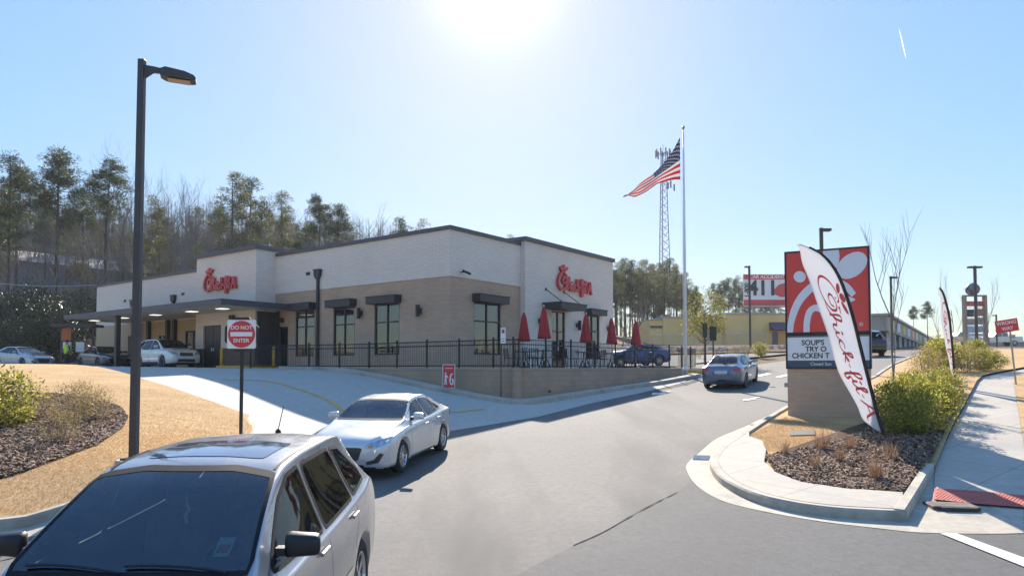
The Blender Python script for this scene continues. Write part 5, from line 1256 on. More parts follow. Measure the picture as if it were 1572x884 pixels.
# pickups on the rise
def pickup(x, y, hd, paint, lab):
    c = thing('pickup_truck', (x, y, H(x, y)), lab, 'pickup truck', rz=hd, group='pickups on the rise')
    def side(poly, w, nm, mt, bev=.05, parent=c):
        m = MB(); m.prism(poly, -w, w, f=lambda a, b, cc: (a, cc, b)); bm_o = m.build(nm, mt, parent, uv=False, bevel=bev)
        bm = bmesh.new(); bm.from_mesh(bm_o.data); bmesh.ops.recalc_face_normals(bm, faces=bm.faces); bm.to_mesh(bm_o.data); bm.free(); return bm_o
    side([(-2.9,.5),(2.8,.5),(2.85,.9),(2.75,1.12),(1.5,1.22),(.95,1.25),(.35,1.85),(-.9,1.88),(-1.1,1.25),(-2.9,1.22)], .97, 'body', paint)
    side([(.82,1.28),(.33,1.76),(-.15,1.78),(-.15,1.28)], .985, 'side_window', M_sunr, .01); side([(-.25,1.28),(-.25,1.78),(-.82,1.78),(-.95,1.28)], .985, 'side_window', M_sunr, .01)
    MB().box(-2.8, -1.2, -.82, .82, 1.23, 1.26).build('truck_bed', M_trim, c); MB().box(-2.96, -2.90, -.9, .9, .5, .7).build('bumper', M_chrome, c)
    for a in (1.85, -1.8):
        for s in (-1, 1): wheel(c, a, s*.86, .40, s, 5, .26)
    return c
pickup(60.2, 95, R(190), P_lgrey, 'light silver pickup on the rise left of the pylon sign post'); pickup(66.5, 96.5, R(175), P_white, 'pale pickup with dark cab on the rise, right of the pylon sign post')
# ------------------------------------------------------------------ vegetation
M_bark = plain('pine_bark', (.085,.065,.055), .95, var=.35, scale=3)
M_bare = plain('bare_bark', (.19,.165,.15), .95, var=.25, scale=3)  # grey-brown lightened, with haze over the wood put into the colour
M_twig = plain('fine_twigs', (.20,.17,.155), .95, var=.2)  # twig colour lightened for haze in the same way
M_needle = leaf_mat('pine_needles', (.035,.05,.016), (.07,.085,.028), (.12,.125,.045), .3)
M_needle2 = leaf_mat('lighter_pine_needles', (.07,.08,.025), (.13,.135,.045), (.20,.185,.08), .35)  # lighter, yellower needle mix for some of the pines
M_everg = leaf_mat('glossy_evergreen_leaves', (.018,.030,.012), (.035,.05,.018), (.09,.11,.04), .1, .4)
M_shrub = leaf_mat('shrub_leaves', (.08,.11,.02), (.26,.26,.04), (.55,.46,.10), .5, .45)
M_yshrub = leaf_mat('yellowing_leaves', (.16,.13,.04), (.32,.24,.10), (.48,.36,.18), .35)
M_ytree = leaf_mat('yellow_green_leaves', (.14,.15,.03), (.26,.24,.04), (.36,.29,.06), .35)
M_dry = leaf_mat('dry_grass_blades', (.22,.13,.08), (.34,.21,.13), (.45,.31,.20), .2)
rnd = random.Random(11)
def rv(s=1): 
    while True:
        v = Vector((rnd.uniform(-1,1), rnd.uniform(-1,1), rnd.uniform(-1,1)))
        if .01 < v.length < 1: return v * s
def quad(m, c, d, w, l):
    """one leaf blade: c base, d direction"""
    d = d.normalized(); a = d.cross(rv()).normalized() * w / 2
    m.v += [tuple(c - a*.4), tuple(c + d*l*.5 - a), tuple(c + d*l), tuple(c + d*l*.5 + a)]; n = len(m.v); m.f.append((n-4, n-3, n-2, n-1)); m.m.append(0)
def clump(m, c, r, n, w, l, flat=1.0):
    for _ in range(n):
        v = rv(); v.z *= flat; quad(m, c + v * r, (v + rv(.5) + Vector((0,0,.25))), w * rnd.uniform(.6, 1.3), l * rnd.uniform(.6, 1.3))
def proto(trunk_mb, crown_mb, tm, cm, name='tree'):
    r = bpy.data.objects.new(name, None); COL.objects.link(r)
    trunk_mb.build('trunk', tm, r, uv=False); crown_mb.build('crown', cm, r, uv=False); return r
def make_pine(h=20, cstart=.5, spread=3.2, dens=1.0, mat=None, top=.9):
    t, c = MB(), MB(); bend = Vector((rnd.uniform(-.5,.5), rnd.uniform(-.5,.5), 0))
    P = [Vector((0,0,-.5))] + [Vector((0,0,h*f)) + bend * math.sin(f*3) for f in (.15,.3,.45,.6,.75,.88,1)]
    t.tube(P, [.24,.21,.18,.155,.13,.10,.06,.02], 6)
    nb = int(34 * dens)
    for i in range(nb):
        f = cstart + (1 - cstart) * (i + rnd.random()) / nb; g = (f - cstart) / (1 - cstart)
        L_ = spread * (1.0 - .75 * max(0, g - .35) / .65) * rnd.uniform(.45, 1.15) * (.55 + .45 * min(1, g*3))
        b = Vector((0,0,h*f)) + bend*math.sin(f*3); a = rnd.uniform(0, 6.283); d = Vector((math.cos(a), math.sin(a), rnd.uniform(-.1, .5)))
        e = b + d * L_; t.tube([b, b.lerp(e, .5) - Vector((0,0,.1)), e], [.05, .035, .012], 3, cap=False)
        for k in range(4 if L_ > 1.4 else 2):
            q = b.lerp(e, rnd.uniform(.45, 1.05)) + rv(.4); clump(c, q, rnd.uniform(.4, .9), int(66 * dens), .06, .36, .55)
    for i in range(8):
        f = rnd.uniform(.2, cstart); b = Vector((0,0,h*f)) + bend*math.sin(f*3); a = rnd.uniform(0,6.283); t.tube([b, b + Vector((math.cos(a), math.sin(a), rnd.uniform(-.2,.3))) * rnd.uniform(.5, 1.6)], [.03, .008], 3, cap=False)
    return proto(t, c, M_bark, mat or M_needle, 'pine_tree')
def branches(t, c, p, d, L_, r, depth, up=.35, tw=3):
    n = 3 if depth > 1 else 2; P = [p]; q = p.copy(); dd = d.normalized()
    for i in range(n):
        dd = (dd + rv(.16) + Vector((0,0,up*.12))).normalized(); q = q + dd * L_ / n; P.append(q.copy())
    (t if depth > 1 else c).tube(P, [r * (1 - .55 * i / n) for i in range(n + 1)], 5 if depth > 2 else 3, cap=False)
    if depth <= 0: return
    k = rnd.randint(3, 4) if depth > 1 else rnd.randint(tw, tw + 2)
    for i in range(k):
        f = .35 + .65 * (i + rnd.random()) / k; j = min(n - 1, int(f * n)); b = P[j].lerp(P[j+1], f * n - j)
        side = dd.cross(rv()).normalized(); branches(t, c, b, dd * .75 + side * rnd.uniform(.4, .9) + Vector((0,0,up)), L_ * rnd.uniform(.5, .72), r * .5, depth - 1, up, tw)
def make_bare(h=17, depth=4, r=.17, up=.35, trunk_frac=.45, tw=3):
    t, c = MB(), MB(); branches(t, c, Vector((0,0,-.4)), Vector((0,0,1)), h * trunk_frac + .4, r, depth, up, tw)
    ms = max(v[2] for v in t.v + c.v); s = h / ms
    t.v = [(a*s, b*s, z*s) for a, b, z in t.v]; c.v = [(a*s, b*s, z*s) for a, b, z in c.v]
    return proto(t, c, M_bare, M_twig, 'bare_tree')
def make_leafy(h, w, trunk, lw, ll, n_cl, per, mat, tm=None, name='leafy_tree', low=.2, nstem=1, cr=.28):
    """rounded uneven crown of leaf clumps carried by limbs"""
    t, c = MB(), MB()
    for s in range(nstem):
        a = rnd.uniform(0, 6.28); o = Vector((math.cos(a), math.sin(a), 0)) * (.0 if nstem == 1 else w*.15)
        t.tube([o + Vector((0,0,-.2)), o*1.5 + Vector((0,0,h*.35)), o*2.2 + Vector((0,0,h*.8))], [trunk, trunk*.7, trunk*.2], 5)
    for i in range(n_cl):
        f = low + (1 - low) * rnd.random(); wr = w/2 * math.sin(math.pi * min(1, max(.08, (f - low)/(1 - low) * .86 + .10))) ** .6; a = rnd.uniform(0, 6.28); rr = wr * math.sqrt(rnd.uniform(.05, 1)) * rnd.uniform(.8, 1.15)
        q = Vector((rr*math.cos(a), rr*math.sin(a), h*f*rnd.uniform(.9, 1.03)))
        b = Vector((0,0,max(.05, q.z - rr*.8))); t.tube([b, b.lerp(q, .6) + Vector((0,0,-.03)), q], [trunk*.35, trunk*.22, trunk*.08], 3, cap=False)
        clump(c, q, w * cr * rnd.uniform(.45, .8), per, lw, ll)
    return proto(t, c, tm or M_bare, mat, name)
used = set()
def place(pr, name, x, y, s, label, cat, group=None, rz=None, z=None, sz=1):
    if pr.name not in used: used.add(pr.name); o = pr
    else: o = copy_tree(pr)
    o.location = (x, y, (H(x, y) if z is None else z) - .02); o.scale = (s, s, s*sz); o.rotation_euler = (0, 0, rnd.uniform(0, 6.28) if rz is None else rz); tag(o, label, cat, group); return o
def by_px(pr, hproto, name, px, ytop, Y, label, cat, group=None, sz=1, off=0):
    x = (px - 786)/1080*Y; z0 = H(x, Y); hh = at(px, ytop, Y).z - z0
    return place(pr, name, x, Y, hh / hproto / sz, label, cat, group, sz=sz)
pines = [make_pine(20, .62, 3.6, 1.3), make_pine(20, .50, 2.8, 1.2), make_pine(20, .45, 3.2, 1.1, M_needle2), make_pine(20, .70, 3.0, 1.2), make_pine(20, .30, 3.4, 1.2, M_needle2)]
bares = [make_bare(18, 5, .17, .42), make_bare(18, 5, .15, .6, .5), make_bare(18, 4, .14, .4, .4)]
# the ones the photo shows clearly
for px, yt, Y, k, lab in [(82,228,66,0,'tall dark flat-topped pine standing out above the wood at left'), (8,232,64,1,'tall pine cut by the left picture edge'), (165,247,74,3,'tall pine just left of the near light pole'),
        (238,300,76,4,'shorter pine just right of the near light pole'), (352,257,78,2,'tall broad pine above the restaurant drive-through tower'), (382,268,84,1,'pine partly merged behind the broad pine over the tower'),
        (428,290,84,2,'broad pine above the roof, right of the tower'), (400,303,90,4,'low round pine in the gap left of the broad pine over the roof'), (490,300,86,3,'slim pine left of a close pair above the roof'), (518,312,88,0,'pine right of a close pair above the roof'),
        (612,331,100,1,'round pine top peeping over the roof left of its corner'), (650,337,100,4,'small pine top touching the roof corner'), (28,262,70,3,'narrow pine between the edge pine and the flat-topped pine'), (120,290,72,4,'lower pine right of the flat-topped pine')]:
    by_px(pines[k], 20.6, 'pine_tree', px, yt, Y, lab, 'pine tree')
for px, yt, Y, k, lab in [(184,214,80,1,'tall pale bare tree just left of the near light pole, above the pines'), (290,236,80,1,'tall bare tree alone in the sky gap between light pole and tower'), (268,262,84,0,'bare tree left of the lone tall bare tree'), (232,262,86,2,'bare tree right behind the near light pole'),
        (585,321,100,0,'bare tree top above the roof left of the round pine top'), (535,305,94,2,'bare tree above the roof between slim pines and round pine'), (455,312,92,0,'bare tree above the roof between broad pine and slim pine')]:
    by_px(bares[k], 18, 'bare_tree', px, yt, Y, lab, 'bare tree')
# the wood behind: many more trunks
n = 0
for row, (Y0, Y1, cnt) in enumerate([(62, 74, 30), (76, 92, 56), (94, 112, 60)]):
    for i in range(cnt):
        px = -140 + (700 + 60*row) * (i + rnd.uniform(0, .9)) / cnt; Y = rnd.uniform(Y0, Y1)
        yt = (300 if px < 330 else 300 + (px - 330)*.22) + rnd.uniform(-5, 60) + (18 if 130 < px < 330 else 0)
        if px > 300: Y += 14
        x = (px - 786)/1080*Y
        if LC and 0: pass
        if rnd.random() < .36: by_px(rnd.choice(pines), 20.6, 'pine_tree', px, yt, Y, 'pine among the crowded trunks of the hillside wood behind the restaurant', 'pine tree', 'pines in the hillside wood')
        else: by_px(rnd.choice(bares), 18, 'bare_tree', px, yt - 8, Y, 'bare grey tree among the crowded trunks of the hillside wood', 'bare tree', 'bare trees in the hillside wood')
# dark pine mass on the right of the restaurant
for i in range(46):
    px = 925 + 148 * (i + rnd.random()) / 46; Y = rnd.uniform(104, 135); u = (px - 925)/148
    yt = 404 + 10*math.sin(i*1.7) + (0 if u < .75 else (u - .75)*160) + rnd.uniform(-4, 16) 
    by_px(rnd.choice([pines[1], pines[2], pines[4]]), 20.6, 'pine_tree', px, yt, Y, 'green pine of the dense group between the restaurant and the flagpole', 'pine tree', 'pines beyond the patio')
for i in range(13):
    px = 1088 + 110 * (i + rnd.random()) / 13; Y = rnd.uniform(118, 140); yt = (422 if px < 1145 else 440) + rnd.uniform(-4, 16)
    by_px(rnd.choice([pines[1], pines[4]]), 20.6, 'pine_tree', px, yt, Y, 'green pine behind the billboard and the tan building', 'pine tree', 'pines behind the tan building')
for px, yt, lab in ((788, 360, 'tiny pine tip over the entrance tower parapet, left'), (851, 378, 'tiny pine tip over the entrance tower parapet, middle')): by_px(pines[4], 20.6, 'pine_tree', px, yt, 120, lab, 'pine tree')
by_px(pines[0], 20.6, 'pine_tree', 1425, 462, 110, 'dark open pine beyond the long low shop row at right', 'pine tree'); by_px(pines[3], 20.6, 'pine_tree', 1405, 470, 118, 'second dark pine beyond the shop row, more to the left', 'pine tree')
b_ = make_bare(10, 4, .14, .25, .35, 4); 
for px, yt, Y, lab in ((985, 455, 80, 'wide brown bare tree behind the patio fence, right'), (955, 470, 76, 'wide brown bare tree behind the patio fence, left')): by_px(b_, 10, 'bare_tree', px, yt, Y, lab, 'bare tree')
# evergreen thicket at left
ev = [make_leafy(6, 5.5, .12, .10, .26, 90, 60, M_everg, name='evergreen_tree', low=.05), make_leafy(6, 5.0, .12, .10, .24, 80, 60, M_everg, name='evergreen_tree', low=.05)]
k = 0
for px, yt, Y in [(-30,452,56),(10,446,57),(45,438,60),(80,452,55),(112,447,60),(138,462,64),(60,478,54),(20,490,52),(100,490,56),(-10,500,51),(130,500,60)]:
    by_px(ev[k % 2], 6.3, 'evergreen_tree', px, yt, Y, 'dark glossy evergreen of the thicket behind the drive-through lane at far left', 'evergreen tree', 'evergreens behind the drive-through lane'); k += 1
# yellow-green street tree
yt_ = make_leafy(4.6, 3.0, .09, .07, .16, 42, 70, M_ytree, name='small_tree', low=.38)
by_px(yt_, 4.75, 'small_tree', 1082, 450, 46, 'small yellow-green tree in front of the tan building, right of the flagpole', 'tree')
# saplings
sap = [make_bare(5, 3, .035, 1.1, .5, 4), make_bare(5, 3, .03, .9, .45, 4)]
by_px(sap[0], 5, 'bare_sapling', 1371, 318, 21, 'tall slender bare sapling just right of the monument sign', 'bare tree')
for px, yt, Y, lab in ((1462, 405, 44, 'vase-shaped bare sapling left of the pylon sign'), (1520, 418, 50, 'vase-shaped bare sapling right of the pylon sign'), (1440, 455, 40, 'low bare sapling right behind the small feather flag'), (1172, 500, 66, 'small bare sapling before the tan building, left of the monument sign'), (1115, 508, 66, 'small bare sapling before the tan building near the sedan')):
    by_px(sap[1], 5, 'bare_sapling', px, yt, Y, lab, 'bare tree')
# shrubs, right
sh = [make_leafy(1.5, 1.8, .02, .05, .12, 64, 52, M_shrub, name='shrub', low=.06, nstem=4, cr=.24), make_leafy(1.5, 1.9, .02, .05, .12, 60, 50, M_shrub, name='shrub', low=.06, nstem=4, cr=.24)]
shy = make_leafy(1.4, 1.9, .02, .035, .075, 46, 38, M_yshrub, name='shrub', low=.08, nstem=5, cr=.24)
def shrub(pr, px, pyb, h, lab, grp, s0=1.5):
    g = ground(px, pyb, off=.12); return place(pr, 'shrub', g.x, g.y, h / s0, lab, 'shrub', grp, z=g.z)
rs_ = [(1392,666,.88,0),(1422,660,.85,1),(1372,652,.95,1),(1408,642,.95,0),(1440,637,.85,1),(1385,628,.95,0),(1428,620,.85,1),(1458,610,.7,0),(1402,610,.8,1),(1442,600,.75,0)]
lb = ['nearest green shrub beside the feather flag base','green shrub on the bark at the sidewalk side, nearest row','green shrub touching the brick base of the monument sign','green shrub in the middle of the hedge beside the sign','green shrub on the sidewalk side of the hedge, second row','green shrub behind the hedge front by the sapling','green shrub in the rear half of the hedge','small green shrub at the far right end of the hedge','green shrub at the rear left of the hedge','farthest green shrub of the hedge near the small feather flag']
for (px, py, h, k), l in zip(rs_, lb): shrub(sh[k], px, py, h, l, 'green shrubs beside the monument sign')
rs2 = [(1425,578,1.15),(1447,570,1.2),(1462,562,1.0),(1485,570,1.0),(1505,568,.85),(1528,566,.7),(1472,550,1.1),(1500,552,.9),(1440,558,1.2),(1418,568,1.0)]
for i, (px, py, h) in enumerate(rs2): shrub(sh[i % 2] if i % 3 else shy, px, py, h, 'low green and rust shrub on the rise below the pylon sign', 'shrubs on the rise below the pylon sign')
# left bed shrubs
for px, py, h, k, lab in [(0,652,1.15,'g','big green shrub cut by the left picture edge'), (62,640,.6,'y','thin yellowing shrub nearest the green shrub at left'), (112,650,.85,'y','largest yellowing shrub in the left bark bed'), (145,642,.7,'y','yellowing shrub at the right end of the left bark bed'), (92,676,.6,'y','low yellowing shrub at the front of the left bark bed'), (130,625,.65,'y','yellowing shrub at the back of the left bark bed')]:
    shrub(sh[0] if k == 'g' else shy, px, py, h, lab, 'shrubs in the left bark bed', 1.5 if k == 'g' else 1.4)
# dry grass tufts
def make_tuft(h=.6):
    m = MB()
    for _ in range(85):
        a = rnd.uniform(0, 6.28); r = rnd.uniform(0, .10); b = Vector((r*math.cos(a), r*math.sin(a), 0)); d = Vector((math.cos(a)*rnd.uniform(.0,.75), math.sin(a)*rnd.uniform(.0,.75), 1)).normalized(); L_ = h * rnd.uniform(.5, 1)
        w = .0045; s = d.cross(Vector((0,0,1))).normalized() * w if d.cross(Vector((0,0,1))).length > .01 else Vector((w,0,0))
        p1 = b + d*L_*.6; p2 = b + d*L_ + Vector((d.x, d.y, -.1))*L_*.15; m.v += [tuple(b - s), tuple(b + s), tuple(p1 + s*.8), tuple(p1 - s*.8), tuple(p2)]; n = len(m.v); m.f += [(n-5,n-4,n-3,n-2), (n-2,n-3,n-1)]; m.m += [0,0]
    return m.build('dry_grass_tuft', M_dry, None, uv=False)
tf = make_tuft(); first = True
tl = [(1262,690,.72,'upright dry grass tuft left in the bark bed before the sign'),(1205,697,.5,'small dry grass tuft at the left tip of the bark bed'),(1252,718,.5,'dry grass tuft in the middle of the bark bed, front left'),(1290,708,.55,'low wide dry grass tuft between the others'),(1345,735,.78,'largest rusty dry grass tuft in front of the feather flag'),(1305,688,.6,'dry grass tuft close to the brick base'),(1368,705,.7,'dry grass tuft right at the feather flag base')]
for px, py, h, lab in tl:
    g = ground(px, py, off=.14); o = tf if first else tf.copy()
    if not first: COL.objects.link(o)
    first = False; o.location = g; o.scale = (h/.6*.85, h/.6*.85, h/.6*.72); o.rotation_euler = (0,0,rnd.uniform(0,6)); tag(o, lab, 'grass tuft', 'dry grass tufts in the bark bed')
# bark chips and grass blades near the camera (nobody could count them)
def scatter(name, poly, n, mk, mat, off, grad=None):
    xs = [p[0] for p in poly]; ys = [p[1] for p in poly]; P = []
    while len(P) < n:
        x, y = rnd.uniform(min(xs), max(xs)), rnd.uniform(min(ys), max(ys))
        if grad and rnd.random() > grad(x, y): continue
        if in_poly((x, y), poly): P.append((x, y))
    z = Hs(P); m = MB()
    for (x, y), zz in zip(P, z): mk(m, Vector((x, y, zz + off)))
    return stuff(m.build(name, mat, None, uv=False))
M_chip = leaf_mat('bark_chip', (.11,.062,.040), (.24,.15,.10), (.48,.35,.25), 0, .9)
def chip(m, p):
    d = rv(); d.z *= .3; d.normalize(); u = d * rnd.uniform(.015, .045); s = d.cross(Vector((0,0,1)) + rv(.5)).normalized() * rnd.uniform(.006, .016); h = Vector((0,0,rnd.uniform(.004, .03)))
    q = p + h; m.v += [tuple(q-u-s), tuple(q+u-s), tuple(q+u+s), tuple(q-u+s)]; n = len(m.v); m.f.append((n-4,n-3,n-2,n-1)); m.m.append(0)
scatter('bark_chips', mulch_isl, 26000, chip, M_chip, .145); scatter('bark_chips', [p for p in mulchL], 24000, chip, M_chip, .125)
M_blade = leaf_mat('dormant_grass_blades', (.44,.28,.13), (.53,.355,.18), (.62,.44,.24), .3, .85)
def blade(m, p):
    d = (Vector((rnd.uniform(-1,1), rnd.uniform(-1,1), rnd.uniform(.5, 1.1)))).normalized(); L_ = rnd.uniform(.02, .05); s = d.orthogonal().normalized() * .0035
    m.v += [tuple(p - s), tuple(p + s), tuple(p + d*L_)]; n = len(m.v); m.f.append((n-3,n-2,n-1)); m.m.append(0)
scatter('dormant_grass', [(-11, 8.9), (-7.2, 9.7), (-6.6, 9.95), (-5.95, 10.9), (-5.8, 12.5), (-5.85, 15.2), (-6.3, 17.6), (-8.6, 20.5), (-12, 22), (-16, 20), (-14, 13)], 60000, blade, M_blade, .10, lambda x, y: max(.15, 1.3 - (y - 9)/9) * (0 if in_poly((x, y), mulchL) else 1))
scatter('dormant_grass', G2((1150,668),(1176,694),(1235,687),(1297,672),(1330,655),(1206,640), off=.1), 16000, blade, M_blade, .10)
# ------------------------------------------------------------------ things beyond
M_ybl = plain('ochre_stucco', (.80,.53,.21), .85, var=.08, scale=.4)
M_roofm = plain('grey_roof_metal', (.35,.36,.38), .6)
tb = thing('tan_building', ((1000-786)/1080*92, 92, 4.2), 'long low ochre building with flat stepped roofline beyond the lot', 'building', rz=R(4))
k92 = 92/1080
def tbx(px): return (px - 1000)*k92
hz = lambda py: at(1100, py, 92).z - 4.2
MB().box(tbx(998), tbx(1018), 0, 10, -1, hz(491)).build('side_wing', M_ybl, tb)
MB().box(tbx(1018), tbx(1113), -.2, 12, -1, hz(488)).build('wall', M_ybl, tb); MB().box(tbx(1113), tbx(1240), -.5, 12, -1, hz(482)).build('wall', M_ybl, tb)
m = MB(); m.box(tbx(997), tbx(1018)-.1, -.15, 10.2, hz(491), hz(490)); m.build('coping', M_roofm, tb); MB().box(tbx(1018)-.1, tbx(1113)-.1, -.35, 12.2, hz(488), hz(486)).build('coping', M_roofm, tb); MB().box(tbx(1113)-.1, tbx(1241), -.65, 12.2, hz(482), hz(480)).build('coping', M_roofm, tb)
MB().box(tbx(998), tbx(1018)-.1, -.12, -.002, hz(503), hz(500)).build('band', M_brz, tb)
m = MB(); m.add([(tbx(1184),-2.2,hz(507)),(tbx(1212),-2.2,hz(507)),(tbx(1212),-.5,hz(494)),(tbx(1184),-.5,hz(494)),(tbx(1184),-.5,hz(507)),(tbx(1212),-.5,hz(507))], [(0,1,2,3),(0,3,4),(1,5,2),(0,4,5,1)]); m.build('awning', plain('plum_awning', (.10,.06,.09), .8), tb)
MB().box(tbx(1189), tbx(1197), -.62, -.51, -1, hz(509)).build('door', plain('blue_door', (.12,.14,.22), .5), tb)
# chain-link fence in front
cf = thing('chain_link_fence', ((1000-786)/1080*80, 80, 4.3), 'thin chain link fence running before the ochre building', 'fence')
k80 = 80/1080; zt = at(1100, 514, 80).z - 4.3
for i in range(9): MB().tube([(i*2.2*k80*10 + .0, 0, -.6), (i*2.2*k80*10, 0, zt)], .035, 5).build('post', M_galv, cf, uv=False)
MB().tube([(0,0,zt), (17.6*k80*10, 0, zt)], .025, 5).build('rail', M_galv, cf, uv=False)
m = MB(); Lf = 17.6*k80*10
for i in range(int(Lf/.12)): m.tube([(i*.12, .01, -.3), (i*.12 + .5, .01, zt)], .004, 3, cap=False); m.tube([(i*.12 + .5, -.01, -.3), (i*.12, -.01, zt)], .004, 3, cap=False)
m.build('wire_mesh', M_galv, cf, uv=False)
# rocky bank below the fence
M_rock = plain('pale_rock', (.38,.33,.29), .9, var=.4, scale=2, bump=.5)
bank = [tuple(((px-786)/1080*Y, Y)) for px, Y in ((1000,60),(1100,58),(1207,56),(1300,60),(1330,76),(1207,79),(1000,79))]
struct(drape('planted_bank', bank, lambda x, y: .12 + .35*max(0, min(1, (y-58)/15)), M_mulch, step=2))
m = MB()
for _ in range(420):
    px = rnd.uniform(1000, 1300); Y = rnd.uniform(58, 77); c = Vector(((px-786)/1080*Y, Y, 0)); c.z = H(c.x, Y) + .3; r = rnd.uniform(.08, .3)
    n0 = len(m.v); m.v += [tuple(c + Vector(v)*r*rnd.uniform(.7,1.2)) for v in ((1,0,0),(0,1,0),(-1,0,0),(0,-1,0),(0,0,.8),(0,0,-.5))]
    for a, b in ((0,1),(1,2),(2,3),(3,0)): m.f += [(n0+a, n0+b, n0+4), (n0+b, n0+a, n0+5)]; m.m += [0, 0]
stuff(m.build('loose_rocks', M_rock, None, uv=False))
for px, py, h, l in ((1145,545,.8,'small bushy plant on the bank below the chain link fence, nearest the pole'),(1168,546,.9,'small bushy plant on the bank below the ochre building door'),(1072,548,.7,'small bushy plant on the bank under the yellow-green tree'),(1128,546,.7,'small bushy plant on the bank in the middle')): shrub(shy if h < .85 else sh[0], px, py, h, l, 'small plants on the rocky bank')
# billboard
bbY = 112; kb = bbY/1080; bb = thing('billboard', ((1143-786)*kb, bbY, H((1143-786)*kb, bbY)), 'big roadside billboard with large black 411 digits beyond the ochre building', 'billboard')
z0b = bb.location.z; zz = lambda py: at(1180, py, bbY).z - z0b; xx = lambda px: (px - 1143)*kb
M_bw = plain('billboard_vinyl', (.74,.72,.70), .6, var=.04)
MB().box(xx(1143), xx(1238), 0, .3, zz(469), zz(421)).build('panel', M_bw, bb); MB().box(xx(1143), xx(1238), -.03, -.002, zz(429), zz(421.3)).build('red_band', M_red, bb); MB().box(xx(1143), xx(1238), -.03, -.002, zz(468.7), zz(460)).build('red_band', M_red, bb)
m = MB(); m.box(xx(1143), xx(1238), -.6, .5, zz(471.5), zz(470)); m.build('catwalk', M_galv, bb)
for px in (1160, 1190, 1222): MB().box(xx(px)-.2, xx(px)+.2, .35, .75, -.5, zz(425)).build('support', M_galv, bb)
text_obj('CAR ACCIDENT', .78, 'lettering', M_fl, bb, FR((xx(1146)+xx(1212))/2, -.05, zz(425)), .01, .02, sx=1.0)
text_obj('411', 3.3, 'lettering', M_black, bb, FR(xx(1172.5), -.04, zz(443)), .02, .10, sx=.95)
text_obj('1-800', 1.0, 'lettering', M_black, bb, Matrix.Translation((xx(1148), -.04, zz(445.5))) @ Matrix.Rotation(R(90), 4, 'X') @ Matrix.Rotation(R(90), 4, 'Z'), .01, .03)
m = MB(); m.prism([(xx(a), zz(b)) for a, b in ((1191,452),(1190,444),(1197,437),(1208,434),(1222,436),(1230,444),(1230,454),(1200,456))], -.05, -.003, f=lambda x, y, z: (x, z, y)); m.build('red_car_picture', M_red, bb)
# radio mast
mY = 205; kmm = mY/1080; mst = thing('lattice_mast', ((1020.5-786)*kmm, mY, 10), 'tall thin lattice radio mast behind the flag', 'mast')
M_mast = plain('hazed_mast_steel', (.10,.12,.19), .7)  # blue of distance haze put into the steel colour
zt = at(1020, 232, mY).z - 10; m = MB(); N_ = 26
def leg(k, f): a = R(90 + 120*k); r = (2.6*(1 - f) + .75*f); return Vector((r*math.cos(a), r*math.sin(a), zt*f))
for k in range(3): m.tube([leg(k, 0) + Vector((0,0,-4)), leg(k, 1)], .13, 4)
for i in range(N_):
    for k in range(3):
        a, b = leg(k, i/N_), leg((k+1) % 3, (i+1)/N_); m.tube([a, b], .055, 3); m.tube([leg((k+1) % 3, i/N_), leg(k, (i+1)/N_)], .055, 3)
m.build('lattice', M_mast, mst, uv=False)
def ring_ant(z, r, n, h):
    for k in range(n):
        a = 2*math.pi*k/n; MB().box(r*math.cos(a)-.18, r*math.cos(a)+.18, r*math.sin(a)-.12, r*math.sin(a)+.12, z - h/2, z + h/2).tube([(0,0,z), (r*math.cos(a), r*math.sin(a), z)], .06, 3).build('antenna', M_mast, mst, uv=False)
ring_ant(zt - .8, 2.1, 9, 2.3); MB().tube([(0,0,zt-2), (0,0,zt+2)], .08, 4).build('antenna', M_mast, mst, uv=False)
zl = at(1020, 285, mY).z - 10; 
for dx, dz in ((1.4, 0), (2.2, .4), (3.2, -.6)): MB().box(dx-.2, dx+.2, -.15, .15, zl+dz-1, zl+dz+1).tube([(0,0,zl+dz), (dx,0,zl+dz)], .06, 3).build('antenna', M_mast, mst, uv=False)
# shop row at right
def P2(px, Y): return Vector(((px-786)/1080*Y, Y))
a_, b_ = P2(1345, 78), P2(1432, 165); d_ = (b_ - a_); Ls = d_.length; sr = thing('shop_row', (a_.x, a_.y, 4.2), 'long low shop row with yellow fascia receding behind the monument sign', 'building', rz=math.atan2(d_.y, d_.x))
hs = at(1345, 482, 78).z - 4.2
MB().box(0, Ls, .6, 8, -1, hs - 1.9).build('wall', plain('shop_front_grey', (.42,.38,.33), .6, var=.2, scale=.5), sr)
MB().box(-.5, Ls, -1.2, 8, hs - 1.9, hs - .25).build('fascia', plain('shop_fascia', (.42,.38,.30), .7, var=.15, scale=.2), sr); MB().box(-.8, Ls + .3, -1.5, 8.3, hs - .25, hs).build('roof_edge', M_roofm, sr)
for i in range(14):
    x = 3 + i*(Ls - 6)/14
    MB().box(x, x + 3.4, -1.26, -1.202, hs - 1.6, hs - .5).build('shop_sign', [plain('yellow_sign', (.62,.46,.06), .5), M_fl, M_red, plain('blue_sign', (.08,.16,.4), .5)][[0,1,0,1,2,1,0,3,1,0,1,2,1,0][i]], sr)
    MB().box(x - .6, x - .3, -1.1, -.8, -1, hs - 1.9).build('column', M_fl, sr); MB().box(x, x + 4.2, .55, .597, 0, 2.6).build('shop_window', M_sunr, sr)
